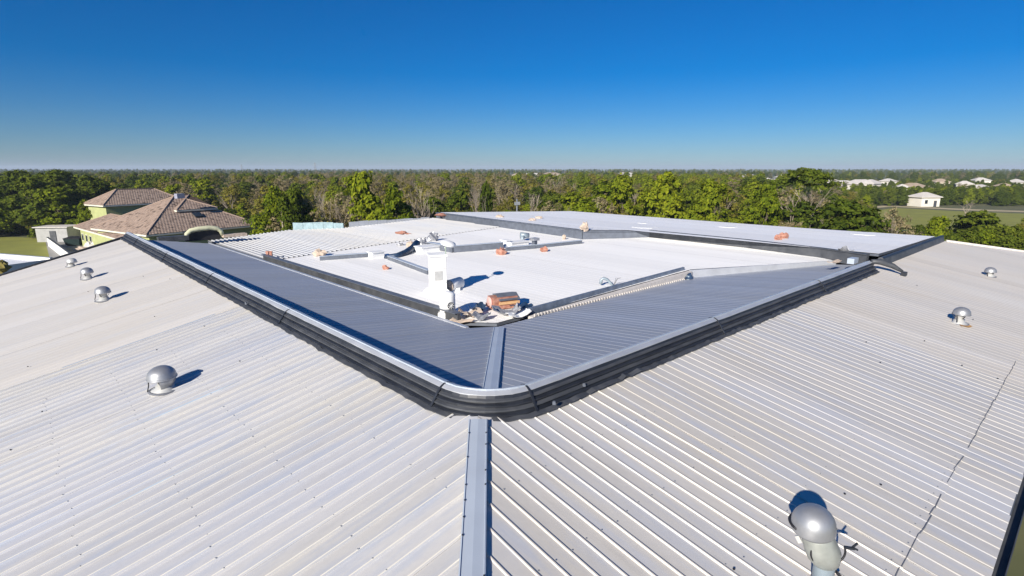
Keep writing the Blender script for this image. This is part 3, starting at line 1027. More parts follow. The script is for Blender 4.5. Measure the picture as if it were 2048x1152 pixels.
for i, (px, py, sx, sz, mat, lab) in enumerate((
        (805, 470, .50, .15, 'rust', 'low reddish rust heap near the far white roof edge'),
        (771, 540, .18, .14, 'rust', 'small pinkish scrap below the left grey kerb'),
        (1003, 510, .28, .22, 'rust', 'orange rusty scrap hanging at the middle grey kerb'),
        (1088, 504, .26, .16, 'rust', 'small red scrap in front of the right grey kerb'),
        (1128, 480, .12, .18, 'tan', 'tiny tan upright scrap behind the right grey kerb'),
        (1000, 436, .30, .14, 'tan', 'tan scrap on the back roof left of two others'),
        (876, 462, .0, .0, 'tan', ''),
        (843, 489, .34, .22, 'foil', 'grey crumpled scrap behind the white stack'),
        (866, 483, .38, .36, 'foil', 'dark grey crumpled scrap farthest behind the white stack'),
        (822, 494, .34, .20, 'tan', 'tan scraps above the navy tarp'),
        (800, 492, .2, .12, 'foil', 'tiny grey scrap left of the tan scraps'),
        (640, 513, .34, .26, 'tan', 'tan scrap on the end of the left grey kerb'))):
    if sx:
        pp = cpt(px, py) if py > 440 else at(px, py, 8.95)
        scrap('scrap_heap' if sx > .3 else 'scrap_piece', pp, (sx, sx * .7, sz), mat, lab, seed=20 + i, jag=.42)
for i, (px, py, sx, sz, mat, lab) in enumerate((
        (1065, 442, .30, .12, 'tan', 'tan scrap on the back roof near its partition'),
        (1078, 437, .30, .10, 'tan', 'small orange tan scrap highest on the back roof'),
        (1169, 462, .30, .30, 'tan', 'blotchy tan lump standing at the kink of the partition'),
        (1556, 480, .26, .16, 'rust', 'left of two small rusty scraps on the back roof'),
        (1567, 477, .24, .18, 'rust', 'right of two small rusty scraps on the back roof'))):
    scrap('scrap_piece', at(px, py, 8.98), (sx, sx * .7, sz), mat, lab, seed=50 + i)
scrap('scrap_heap', at(884, 433, 8.75), (.55, .5, .16), 'rust', 'rusty heap at the far left end of the partition', seed=61)
scrap('scrap_piece', at(895, 437, 8.55), (.5, .5, .25), 'foil', 'grey scrap under the rusty heap at the partition end', seed=62)
scrap('scrap_piece', at(1172, 474, 8.5), (.55, .3, .28), 'dark2', 'dark lump at the foot of the partition kink', seed=63)
sheet_scrap('bent_sheet', at(1690, 517, 8.62), .55, .5, 'foil', 'upturned grey metal sheet at the right ridge end', 64, .7, .5)
sheet_scrap('bent_sheet', at(1668, 527, 8.75), .9, .25, 'tan', 'tan strip of sheet by the right ridge end', 65, .12, .6)
tb = at(1708, 524, 8.9)
MB().box(tb + vec(0, .1, .05), uL * .14, uR * .30, vec(0, 0, .12)).build('ridge_junction_block', M['hip'], BLD)
# end of the dark ridge band: curved hood sticking out over the right slope
hood = MB()
hpts = [W(-.1, 22.3, 8.99), W(-.35, 22.7, 8.95), W(-.75, 22.95, 8.80), W(-1.15, 23.0, 8.58)]
hood.tube(hpts, [.10, .13, .12, .06], 10).build('ridge_end_hood', M['dark2'], BLD, True)
MB().box(W(-1.20, 23.03, 8.50), uL * .10, uR * .12, vec(0, 0, .08)).build('ridge_end_block', M['dark'], BLD)

# rusty posts on the court's far left edge
for i, px in enumerate((536, 543)):
    q = cpt(px, 520)
    tag(MB().box(q + vec(0, 0, .22), vec(.07, 0, 0), vec(0, .07, 0), vec(0, 0, .26)).box(q + vec(0, 0, .5), vec(.09, 0, 0), vec(0, .05, 0), vec(0, 0, .03)).build('short_post', M['rust'], origin=tuple(q)),
        ('left' if i == 0 else 'right') + ' of two short rusty posts by the ribbed white sheets', 'post', 'short rusty posts')
# navy tarp, rolled along the kerb
q = [cpt(778, 517, .12), cpt(795, 516, .14), cpt(812, 511, .18), cpt(826, 504, .24), cpt(834, 497, .32)]
T = thing('tarp_roll', cpt(805, 514), 'dark navy tarp roll sagging between white boxes', 'tarp')
MB().tube(q, [.13, .16, .19, .22, .24], 10).build('roll', M['navy'], T, True)
MB().lathe(q[0] + vec(-.1, -.05, -.1), [(.17, 0), (.19, .08), (.12, .16), (.02, .18)], 12).build('end_knot', M['navy'], T, True)
# white boxes
def wbox(name, px, py, hx, hy, hz, label, mat='wpaint', lid=True):
    b = cpt(px, py)
    t = thing(name, b, label, 'box', 'white boxes on the court roof')
    MB().box(b + vec(0, hy, hz), uR * hx, uL * hy, vec(0, 0, hz)).build('casing', M[mat], t)
    if lid:
        MB().box(b + vec(0, hy, 2 * hz + .025), uR * (hx + .06), uL * (hy + .06), vec(0, 0, .025)).build('lid', M[mat], t)
    return t
wbox('roof_box', 751, 517, .38, .25, .17, 'low white box between the left grey kerb and the navy tarp')
wbox('roof_box', 852, 506, .65, .45, .17, 'wide white box behind the tall white stack')
wbox('roof_box', 1034, 494, .75, .3, .14, 'long white box on the right grey kerb')
wbox('roof_box', 1011, 496, .16, .25, .22, 'small upright white box at the end of the middle grey kerb')
T = thing('pipe_vent', cpt(1045, 484), 'blue grey hooded vent behind the long white box', 'roof vent')
MB().tube([cpt(1045, 484), cpt(1045, 484, .3), cpt(1047, 482, .42)], .13, 12).build('pipe', M['stain'], T, True)
MB().tube([cpt(1041, 483, .42), cpt(1058, 482, .36)], [.22, .16], 12).build('hood', M['stain'], T, True)
T = thing('pipe_vent', cpt(1069, 496), 'square grey cowl vent at the end of the long white box', 'roof vent')
MB().box(cpt(1069, 496, .25), uR * .12, uL * .12, vec(0, 0, .25)).build('pipe', M['curb'], T)
MB().box(cpt(1069, 496, .55), uR * .24, uL * .2, vec(0, 0, .08)).build('hood', M['foil'], T)
# gooseneck hook by the right kerb
h0 = cpt(1226, 572)
T = thing('hook_pipe', h0, 'grey hooked pipe standing behind the pale right kerb', 'pipe')
MB().tube([h0, h0 + vec(-.12, 0, .14), h0 + vec(-.28, 0, .30), h0 + vec(-.42, 0, .34), h0 + vec(-.52, 0, .28), h0 + vec(-.54, 0, .10)], [.06, .06, .065, .07, .07, .075], 10).build('bend', M['stain'], T, True)
for k in range(3):
    MB().tube([h0 + vec(.03, 0, 0), h0 + vec(.08 + .05 * k, .02, .2 + .05 * k), h0 + vec(.12 + .10 * k, .03, .36)], .008, 5).build('wire', M['dark2'], T)
b = at(1376, 557, 7.95)
T = thing('pipe_vent', b, 'small dark blue cowl on the right inner slope', 'roof vent')
MB().tube([b + vec(0, 0, -.1), b + vec(0, 0, .14)], .09, 10).build('pipe', M['stain'], T, True)
MB().mesh([b + vec(*q) for q in ((-.2, -.1, .0), (.2, -.1, .0), (.22, .15, 0), (-.2, .15, 0), (.12, -.05, .26), (.16, .1, .26), (.05, .1, .24))],
          [(0, 1, 4), (1, 2, 5, 4), (2, 3, 6, 5), (3, 0, 4, 6), (4, 5, 6)]).build('hood', M['navy'], T)
# a broken pale frame at the far end of the left inner slope
T = thing('broken_dormer', cpt(392, 476), 'broken cream dormer frame at the far end of the left inner slope', 'dormer')
c0 = vec(*W(36.2, 4.4, 8.35))
arch = [c0 + uR * a + vec(0, 0, z) for a, z in ((-1.1, -.1), (-1.05, .25), (-.8, .46), (-.3, .55), (.4, .58), (.9, .50), (1.15, .3), (1.2, 0))]
MB().tube(arch, [.12, .14, .16, .17, .17, .16, .15, .12], 10).build('arch', simple('cream_render', (.62, .62, .42), .85, bump=.4), T, True)
MB().box(c0 + uL * .5 + vec(0, 0, .05), uR * 1.1, uL * .35, vec(0, 0, .34)).build('dark_interior', M['black'], T)
MB().box(c0 + uR * -1.9 + vec(0, 0, .02), uR * .9, uL * .3, vec(0, 0, .16)).build('sill', M['dark2'], T)
MB().box(c0 + uR * 2.0 + vec(0, 0, -.06), uR * .8, uL * .3, vec(0, 0, .10)).build('tan_board', M['tan'], T)

# ------------------------------------------------------------------ house with the brown tiled roofs
M['tile'] = None
def tile_mat():
    m, t, b = newmat('brown_roof_tile')
    g = N(t, 'ShaderNodeNewGeometry')
    rp = N(t, 'ShaderNodeValToRGB')
    cr = rp.color_ramp
    cr.elements[0].position = 0; cr.elements[0].color = (.11, .08, .062, 1)
    cr.elements[1].position = 1; cr.elements[1].color = (.38, .285, .225, 1)
    e = cr.elements.new(.12); e.color = (.29, .212, .165, 1)
    t.links.new(g.outputs['Random Per Island'], rp.inputs[0])
    t.links.new(rp.outputs[0], b.inputs['Base Color'])
    b.inputs['Roughness'].default_value = .85
    return m
M['tile'] = tile_mat()
M['roofdeck'] = simple('roof_underlay', (.22, .15, .11), .9)
M['lime'] = simple('lime_render', (.42, .45, .20), .9, 0, .1, 1)
M['cream'] = simple('cream_trim', (.72, .69, .58), .8, 0, .1, 1)
M['glass'] = simple('dark_window_glass', (.03, .04, .05), .08, 0, .1, 1, spec=.8)

def tile_face(mb, poly, tw=.42, tl=.40, seed=0):
    """lay overlapping tiles on a planar roof face (list of 3d points, first edge = eave)"""
    rr = random.Random(seed)
    P = [np.array(p, float) for p in poly]
    u = P[1] - P[0]; u /= np.linalg.norm(u)
    n = np.cross(u, P[2] - P[0]); n /= np.linalg.norm(n)
    if n[2] < 0: n = -n
    v = np.cross(n, u)
    if v[2] < 0: v = -v
    Q = [((p - P[0]) @ u, (p - P[0]) @ v) for p in P]
    vmax = max(q[1] for q in Q)
    y = 0.0
    row = 0
    while y < vmax - .05:
        ym = min(y + tl * .5, vmax - .02)
        xs = []
        for i in range(len(Q)):
            a, b = Q[i], Q[(i + 1) % len(Q)]
            if (a[1] - ym) * (b[1] - ym) < 0:
                xs.append(a[0] + (ym - a[1]) / (b[1] - a[1]) * (b[0] - a[0]))
        xs.sort()
        for k in range(0, len(xs) - 1, 2):
            x = xs[k] + (0 if row % 2 else -tw * .5)
            while x < xs[k + 1]:
                xa, xb = max(x, xs[k]), min(x + tw * .96, xs[k + 1])
                if xb - xa > .08:
                    h = .05 + rr.uniform(0, .035) + (.05 if rr.random() < .06 else 0)
                    o = lambda xx, yy, hh: P[0] + u * xx + v * yy + n * hh
                    xm = (xa + xb) / 2
                    yl = y + rr.uniform(-.03, .02)
                    vv = [o(xa, yl, h * .55), o(xm, yl, h), o(xb, yl, h * .55), o(xb, y + tl, .02), o(xm, y + tl, .035), o(xa, y + tl, .02), o(xa, yl, 0), o(xb, yl, 0)]
                    mb.mesh(vv, [(0, 1, 4, 5), (1, 2, 3, 4), (6, 7, 2, 1, 0)])
                x += tw
        y += tl
        row += 1

def hip_block(T, base, u, lu, lv, z_eave, z_ridge, over, wallmat, seed, ridge_axis='u', wall=True, inset=None):
    """rectangular block: base corner, unit vector u and its left normal v"""
    u = np.array([u[0], u[1], 0.0]); u /= np.linalg.norm(u)
    v = np.array([-u[1], u[0], 0.0])
    b = np.array([base[0], base[1], 0.0])
    c = lambda a, d, z: b + u * a + v * d + vec(0, 0, z)
    if wall:
        cc = [c(over, over, 0), c(lu - over, over, 0), c(lu - over, lv - over, 0), c(over, lv - over, 0)]
        mb = MB()
        up = [q + vec(0, 0, z_eave + .1) for q in cc]
        for i in range(4):
            mb.face([cc[i], cc[(i + 1) % 4], up[(i + 1) % 4], up[i]])
        mb.build('wall', wallmat, T)
    e = [c(0, 0, z_eave), c(lu, 0, z_eave), c(lu, lv, z_eave), c(0, lv, z_eave)]
    if ridge_axis == 'u':
        k = lv / 2 if inset is None else inset
        ra, rb = c(k, lv / 2, z_ridge), c(lu - k, lv / 2, z_ridge)
        faces = [[e[0], e[1], rb, ra], [e[1], e[2], rb], [e[2], e[3], ra, rb], [e[3], e[0], ra]]
    else:
        k = lu / 2 if inset is None else inset
        ra, rb = c(lu / 2, k, z_ridge), c(lu / 2, lv - k, z_ridge)
        faces = [[e[0], e[1], ra], [e[1], e[2], rb, ra], [e[2], e[3], rb], [e[3], e[0], ra, rb]]
    mb = MB()
    for f in faces:
        mb.face(f)
    mb.face([q + vec(0, 0, -.12) for q in reversed(e)])
    roof = mb.build('roof', M['roofdeck'], T)
    tm = MB()
    for i, f in enumerate(faces):
        tile_face(tm, f, seed=seed + i)
    to = tm.build('tiles', M['tile'], roof)
    to['kind'] = 'stuff'
    for a, d in ((ra, rb), (e[0], ra), (e[1], rb if ridge_axis == 'u' else ra), (e[2], rb), (e[3], ra if ridge_axis == 'u' else rb)):
        if np.linalg.norm(np.array(a) - d) > .3:
            MB().tube([np.array(a) + vec(0, 0, .04), np.array(d) + vec(0, 0, .06)], .12, 6).build('ridge_tile_row', M['tile'], roof)
    for i in range(4):
        q, s_ = e[i], e[(i + 1) % 4]
        MB().bar(q + vec(0, 0, -.14), s_ + vec(0, 0, -.14), .06, .24).build('fascia', M['cream'], roof)
    return e, ra, rb

def house_window(T, p, u, wd, ht, nrm):
    p, u, nrm = np.array(p), np.array(u), np.array(nrm)
    f = MB().box(p, u * wd / 2, nrm * .05, vec(0, 0, ht / 2)).build('window', M['cream'], T)
    MB().box(p + nrm * .035, u * (wd / 2 - .08), nrm * .03, vec(0, 0, ht / 2 - .08)).build('pane', M['glass'], f)

e1 = at(292, 470, 4.2)
e2 = at(522, 449, 4.2)
H = thing('tiled_house', (e1[0], e1[1], 0), 'sprawling house under brown tiled hip roofs behind the left roof end', 'house')
uh = (e2 - e1) / np.linalg.norm(e2 - e1)
lu = float(np.linalg.norm(e2 - e1))
vh = np.array([-uh[1], uh[0], 0])
print('HOUSE main', e1, e2, lu)
hip_block(H, e1, uh, lu, 17.0, 4.2, 8.8, .6, M['lime'], 100, 'u')
# raised tier over the middle of the main roof
hip_block(H, e1 + uh * 6.5 + vh * 4.2, uh, lu - 11.0, 9.0, 7.0, 9.0, .5, M['cream'], 150, 'u', wall=False)
# upper block on the left, with its own hip roof
ub = at(206, 411, 6.6)
print('HOUSE upper', ub)
hip_block(H, ub, uh, 15.0, 8.5, 6.6, 9.2, .6, M['lime'], 200, 'u')
# low wing in front on the left
lw = at(222, 474, 3.4)
lw2 = at(147, 453, 3.4)
print('HOUSE low', lw, lw2, np.linalg.norm(lw - lw2))
wd_ = (lw - lw2) / np.linalg.norm(lw - lw2)
hip_block(H, lw2, wd_, float(np.linalg.norm(lw - lw2)) + 4.0, 10.0, 3.4, 5.3, .7, M['lime'], 300, 'u', inset=2.5)
# small chimney box on the ridge and a roof light
cb = at(358, 386, 9.2)
cb = at_dist(359, 392, float(e1[1] + 8))
MB().box(cb, uh * .55, vh * .4, vec(0, 0, .35)).build('chimney', simple('blue_grey_box', (.35, .36, .45), .6), H)
sk_ = e1 + uh * 9 + vh * 3.2 + vec(0, 0, 3.2 * 5.0 / 8.5 + .12)
MB().box(sk_, uh * .6, (vh + vec(0, 0, .588)) * .45, vec(0, 0, .08)).build('roof_light', M['glass'], H)
for k in range(3):
    q = lw2 + wd_ * (2.2 + 2.6 * k) + np.array([wd_[1], -wd_[0], 0]) * -.66
    house_window(H, (q[0], q[1], 1.7), wd_, 1.2, 1.2, (wd_[1], -wd_[0], 0))
# a few tall shrubs and walls at its foot

# ------------------------------------------------------------------ lawns, paths and the yard on the left
def sheet(name, pts, z, mat, label, kind='structure'):
    o = MB().face([(p[0], p[1], z) for p in pts]).build(name, mat)
    return tag(o, label, kind=kind)
sheet('lawn', [at(-300, 500, 0), at(-300, 478, 0), at(30, 474, 0), at(118, 478, 0), at(110, 520, 0), at(-200, 540, 0)], .012, M['grass'], 'bright mown lawn behind the low white wall on the left')
sheet('lawn', [at(1700, 428, 0), at(1790, 416, 0), at(1950, 424, 0), at(2300, 436, 0), at(2500, 500, 0), at(2060, 490, 0), at(1830, 466, 0)], .012, M['grass'], 'mown olive lawn beyond the trees on the right')
sheet('path', [at(1660, 420, 0), at(1770, 411, 0), at(1960, 419, 0), at(2350, 432, 0), at(2350, 434, 0), at(1950, 421.5, 0), at(1780, 413.5, 0), at(1700, 421, 0)], .02, M['sand'], 'dry sandy path along the far edge of the right lawn')
sheet('yard', [at(100, 520, 0), at(90, 478, 0), at(170, 466, 0), at(250, 490, 0), at(240, 560, 0), at(120, 570, 0)], .016, M['paving'], 'grey paved yard beside the tiled house')

p0, p1 = at(-60, 503, 3.4), at(104, 516, 3.4)
T = thing('low_white_building', ((p0[0] + p1[0]) / 2, (p0[1] + p1[1]) / 2, 0), 'low white flat roofed building at the left edge', 'building')
dv = (p1 - p0) / np.linalg.norm(p1 - p0)
bv = np.array([-dv[1], dv[0], 0])
def lbox(a0, a1, b0, b1, z0, z1, name, mat):
    c = p0 + dv * (a0 + a1) / 2 + bv * (b0 + b1) / 2
    return MB().box((c[0], c[1], (z0 + z1) / 2), dv * (a1 - a0) / 2, bv * (b1 - b0) / 2, vec(0, 0, (z1 - z0) / 2)).build(name, mat, T)
ln = float(np.linalg.norm(p1 - p0))
lbox(0, ln, -.2, .0, 0, 3.4, 'wall', M['wpaint'])
lbox(ln - .2, ln, -7, -.2, 0, 3.3, 'wall', M['wpaint'])
lbox(0, ln - .2, -7, -.2, 2.9, 3.05, 'roof', M['back'])
lbox(-.05, ln + .05, -.25, .05, 3.4, 3.48, 'coping', M['cap'])
lbox(5.0, 6.1, -4.2, -3.4, 3.05, 3.75, 'roof_unit', M['wpaint'])
sh = scrap('dry_bush', at(8, 545, 3.0), (.7, .6, .6), 'tan', 'small yellow bush at the left picture edge', 'bush', 71, None)
sh.data.materials[0] = simple('yellow_bush', (.22, .18, .04), .9, bump=.6)
# garden walls of the yard
def gwall(a, b, h, name, label, mat, th=.2):
    a, b = at(*a, 0), at(*b, 0)
    T_ = thing(name, (a[0], a[1], 0), label, 'wall')
    MB().bar(a + vec(0, 0, h / 2), b + vec(0, 0, h / 2), th, h).build('masonry', mat, T_)
    MB().bar(a + vec(0, 0, h + .04), b + vec(0, 0, h + .04), th + .08, .08).build('coping', M['dark2'], T_)
gwall((98, 492), (146, 530), 1.5, 'garden_wall', 'white garden wall running back from the yard corner', M['wpaint'])
gwall((95, 484), (170, 476), 1.2, 'garden_wall', 'grey garden wall along the far side of the yard', M['wall'])
# small grey shed
b = at(104, 484, 0)
T = thing('garden_shed', b, 'small grey flat shed behind the yard', 'shed')
MB().box(b + vec(0, 2, 1.3), vec(2.6, .3, 0), vec(-.2, 2, 0), vec(0, 0, 1.3)).build('wall', M['wall'], T)
MB().box(b + vec(0, 2, 2.68), vec(2.9, .33, 0), vec(-.23, 2.3, 0), vec(0, 0, .08)).build('roof', M['palecurb'], T)
MB().box(b + vec(.4, -.02, 1.0), vec(.5, .06, 0), vec(-.01, .05, 0), vec(0, 0, 1.0)).build('door', M['dark2'], T)
# dark green waste container
b = at(152, 491, 0)
T = thing('waste_container', b, 'dark green waste container in the yard by the tiled house', 'container')
M['dgreen'] = simple('dark_green_paint', (.012, .03, .028), .5, 0, .2, 2)
MB().mesh([b + vec(x, y, z) for (x, y, z) in ((-1.2, -.7, .15), (1.2, -.7, .15), (1.2, .7, .15), (-1.2, .7, .15), (-1.4, -.9, 1.25), (1.4, -.9, 1.25), (1.4, .9, 1.45), (-1.4, .9, 1.45))],
          [(3, 2, 1, 0), (0, 1, 5, 4), (1, 2, 6, 5), (2, 3, 7, 6), (3, 0, 4, 7)]).build('body', M['dgreen'], T)
for s_ in (-1, 1):
    MB().mesh([b + vec(s_ * .72 + x * .69, y, z) for z0_ in (0, .05) for (x, y, z) in ((-1, -.98, 1.27 + z0_), (1, -.98, 1.27 + z0_), (1, .95, 1.48 + z0_), (-1, .95, 1.48 + z0_))],
              [(3, 2, 1, 0), (4, 5, 6, 7), (0, 1, 5, 4), (1, 2, 6, 5), (2, 3, 7, 6), (3, 0, 4, 7)]).build('lid', M['black'], T)
    MB().bar(b + vec(s_ * 1.1, -.5, .08), b + vec(s_ * 1.1, .5, .08), .15, .16).build('skid', M['dark'], T)
for i, (px, py, sx, sz, mat, lab) in enumerate(((165, 505, 1.3, .5, 'tan', 'pinkish rubble heap in the yard'), (186, 500, 1.5, .7, 'palecurb', 'pale rubble heap beside the pinkish one'))):
    o = scrap('rubble_heap', at(px, py, 0), (sx, sx * .8, sz), mat, lab, 'rubble', 81 + i, 'rubble heaps in the yard')

# ------------------------------------------------------------------ trees
def leaf_mat(name, dark, mid, light, trans=.40, scale=.35):
    m = bpy.data.materials.new(name)
    m.use_nodes = True
    t = m.node_tree
    t.nodes.clear()
    g = N(t, 'ShaderNodeNewGeometry')
    oi = N(t, 'ShaderNodeObjectInfo')
    ad = N(t, 'ShaderNodeMath', operation='MULTIPLY_ADD')
    ad.inputs[1].default_value = .65
    t.links.new(g.outputs['Random Per Island'], ad.inputs[0])
    ml = N(t, 'ShaderNodeMath', operation='MULTIPLY')
    ml.inputs[1].default_value = .35
    t.links.new(oi.outputs['Random'], ml.inputs[0])
    t.links.new(ml.outputs[0], ad.inputs[2])
    rp = N(t, 'ShaderNodeValToRGB')
    cr = rp.color_ramp
    cr.elements[0].position = .05; cr.elements[0].color = (*dark, 1)
    cr.elements[1].position = .95; cr.elements[1].color = (*light, 1)
    e = cr.elements.new(.5); e.color = (*mid, 1)
    t.links.new(ad.outputs[0], rp.inputs[0])
    d = N(t, 'ShaderNodeBsdfDiffuse')
    tr = N(t, 'ShaderNodeBsdfTranslucent')
    t.links.new(rp.outputs[0], d.inputs[0])
    t.links.new(rp.outputs[0], tr.inputs[0])
    mx = N(t, 'ShaderNodeMixShader')
    mx.inputs[0].default_value = trans
    t.links.new(d.outputs[0], mx.inputs[1])
    t.links.new(tr.outputs[0], mx.inputs[2])
    out = N(t, 'ShaderNodeOutputMaterial')
    t.links.new(mx.outputs[0], out.inputs[0])
    return m
M['leafG'] = leaf_mat('leaf_bright_green', (0.094, 0.142, 0.012), (0.206, 0.254, 0.017), (0.342, 0.366, 0.026))
M['leafD'] = leaf_mat('leaf_deep_green', (0.047, 0.078, 0.012), (0.104, 0.144, 0.017), (0.195, 0.224, 0.026))
M['leafO'] = leaf_mat('leaf_olive', (0.130, 0.132, 0.024), (0.254, 0.236, 0.041), (0.378, 0.319, 0.065))
M['leafB'] = leaf_mat('leaf_dry_brown', (.175, .145, .075), (.30, .25, .135), (.43, .36, .20))
M['bark'] = simple('grey_brown_bark', (.20, .16, .12), .9, 0, .2, 3, bump=.5)
M['palebark'] = simple('pale_bare_wood', (.36, .30, .24), .9, 0, .15, 3)

def leaves_mesh(name, centers, radii, counts, size, mat, seed, flat=.8):
    rs_ = np.random.RandomState(seed)
    P = []
    Nn = []
    for c, r, n in zip(centers, radii, counts):
        d = rs_.normal(size=(n, 3))
        d /= np.linalg.norm(d, axis=1)[:, None]
        d[:, 2] = np.where(d[:, 2] < -.35, -d[:, 2], d[:, 2])
        # twig clumps: pull directions towards a handful of bunch directions
        nb = max(6, n // 26)
        bd = rs_.normal(size=(nb, 3)); bd /= np.linalg.norm(bd, axis=1)[:, None]
        bd[:, 2] = np.where(bd[:, 2] < -.3, -bd[:, 2], bd[:, 2])
        pick = rs_.randint(0, nb, n)
        br = rs_.uniform(.72, 1.12, nb)
        d = bd[pick] + d * .30
        rad_ = br[pick] * rs_.uniform(.80, 1.05, n)
        P.append(np.array(c) + d * np.array(r) * rad_[:, None])
        nn = d + rs_.normal(size=(n, 3)) * .55
        nn[:, 2] += .25
        Nn.append(nn / np.linalg.norm(nn, axis=1)[:, None])
    P = np.concatenate(P); Nn = np.concatenate(Nn)
    n = len(P)
    a = rs_.normal(size=(n, 3))
    u = np.cross(Nn, a); u /= np.linalg.norm(u, axis=1)[:, None]
    v = np.cross(Nn, u)
    s = size * rs_.uniform(.6, 1.35, n)[:, None]
    V = np.stack([P - u * s, P - v * s * .62 + Nn * s * .12, P + u * s, P + v * s * .62 + Nn * s * .12], 1).reshape(-1, 3)
    me = bpy.data.meshes.new(name)
    me.vertices.add(4 * n)
    me.vertices.foreach_set('co', V.ravel().astype(np.float32))
    me.loops.add(4 * n)
    me.loops.foreach_set('vertex_index', np.arange(4 * n, dtype=np.int32))
    me.polygons.add(n)
    me.polygons.foreach_set('loop_start', np.arange(0, 4 * n, 4, dtype=np.int32))
    me.polygons.foreach_set('loop_total', np.full(n, 4, np.int32))
    me.materials.append(mat)
    me.update(calc_edges=True)
    return me

def branch_mesh(name, h, spread, seed, mat, depth=4, trunk_r=.16, fork=.3, twigs=True):
    rr = random.Random(seed)
    mb = MB()
    def grow(p, d, ln, r, lev):
        d = d / np.linalg.norm(d)
        mid = p + d * ln * .5 + vec(rr.gauss(0, .05), rr.gauss(0, .05), 0) * ln
        q = p + d * ln + vec(rr.gauss(0, .06), rr.gauss(0, .06), rr.gauss(0, .03)) * ln
        mb.tube([p, mid, q], [r, r * .85, r * .68], 5 if lev > 1 else 3, caps=False)
        if lev == 0:
            return
        for k in range(rr.choice((2, 3, 3)) if lev > 1 else 4):
            a = rr.uniform(0, 2 * math.pi)
            sp = spread * rr.uniform(.55, 1.25)
            nd = d + vec(math.cos(a), math.sin(a), 0) * sp + vec(0, 0, .12)
            st = p + (q - p) * rr.uniform(.55, 1.0) if k else q
            grow(st, nd, ln * rr.uniform(.55, .82), r * rr.uniform(.45, .62), lev - 1)
    grow(vec(0, 0, 0), vec(rr.gauss(0, .08), rr.gauss(0, .08), 1), h * fork, trunk_r, depth)
    me = bpy.data.meshes.new(name)
    V = np.array(mb.v)
    V[:, 2] *= h / V[:, 2].max()
    me.from_pydata(V.tolist(), [], mb.f)
    me.materials.append(mat)
    me.update()
    return me

# every kind is built at unit scale: 10 m tall, about 7 m across
def crown_kind(name, mat, nl, seed, wide=1.0, leaf=.21, low=.30, dens=900, top=1.0):
    rr = random.Random(seed)
    cs, rd, ct = [], [], []
    for k in range(nl):
        t_ = (k + .5) / nl
        z = 10 * (low + (1 - low) * t_) - .9
        prof = math.sin(math.pi * min(1, (.18 + .80 * t_))) ** .75 * top
        a = rr.uniform(0, 6.28) + 2.4 * k
        rr_ = 2.3 * wide * prof * rr.uniform(.35, 1.0)
        q = rr.uniform(1.0, 1.65) * (.75 + .4 * prof)
        cs.append((rr_ * math.cos(a), rr_ * math.sin(a), z)); rd.append((q * wide, q * wide, q * .85)); ct.append(int(dens * q * q / nl * 4))
    return leaves_mesh(name, cs, rd, ct, leaf, mat, seed)

KIND = {}
def reg(key, crown, trunk, trunkmat_name='trunk'):
    KIND.setdefault(key, []).append((crown, trunk))
for s_ in range(3):
    reg('green', crown_kind('crown', M['leafG'], 18, 10 + s_, low=.2, dens=1250), branch_mesh('trunk', 7.5, .5, 40 + s_, M['bark'], 3, .17))
    reg('deep', crown_kind('crown', M['leafD'], 22, 20 + s_, 1.05, low=.12, dens=1500), branch_mesh('trunk', 7.0, .5, 50 + s_, M['bark'], 3, .18))
    reg('olive', crown_kind('crown', M['leafO'], 15, 30 + s_, .95, .17, .35, 420), branch_mesh('trunk', 9.0, .5, 60 + s_, M['palebark'], 4, .15))
    reg('dry', crown_kind('crown', M['leafB'], 14, 70 + s_, .95, .15, .4, 260), branch_mesh('trunk', 9.8, .55, 80 + s_, M['palebark'], 5, .14, .26))
reg('umbrella', leaves_mesh('crown', [(-1.8, 0, 8.9), (0, .6, 9.3), (1.6, -.2, 9.0), (2.6, .4, 8.4), (-2.7, -.3, 8.3), (.4, -.8, 9.1)], [(1.5, 1.5, .6)] * 6, [420] * 6, .17, M['leafD'], 91),
    branch_mesh('trunk', 9.2, .42, 92, M['palebark'], 4, .16, .48))
reg('bare', None, branch_mesh('trunk', 10, .42, 94, M['palebark'], 5, .16, .3))
reg('bare', None, branch_mesh('trunk', 10, .5, 97, M['palebark'], 5, .14, .28))

def top_z(px, py, Y):
    return float(at_dist(px, py, Y)[2])
def xpos(px, Y):
    return float(at_dist(px, 400, Y)[0])
def plant_tree(kind, x, y, h, wid, label, group, idx=None, name=None):
    crown, trunk = KIND[kind][rng.randrange(len(KIND[kind])) if idx is None else idx]
    nm = name or {'green': 'broadleaf_tree', 'deep': 'evergreen_tree', 'olive': 'olive_tree', 'dry': 'dry_tree', 'umbrella': 'umbrella_tree', 'bare': 'bare_tree'}[kind]
    e = thing(nm, (x, y, 0), label, 'tree', group)
    e.rotation_euler = (0, 0, rng.uniform(0, 6.28))
    sz = h / 10.0
    sx = wid / 7.0
    for nm2, me in (('trunk', trunk), ('crown', crown)):
        if me is None: continue
        o = bpy.data.objects.new(nm2, me)
        COL.objects.link(o)
        o.parent = e
        o.scale = (sx, sx, sz)
    return e

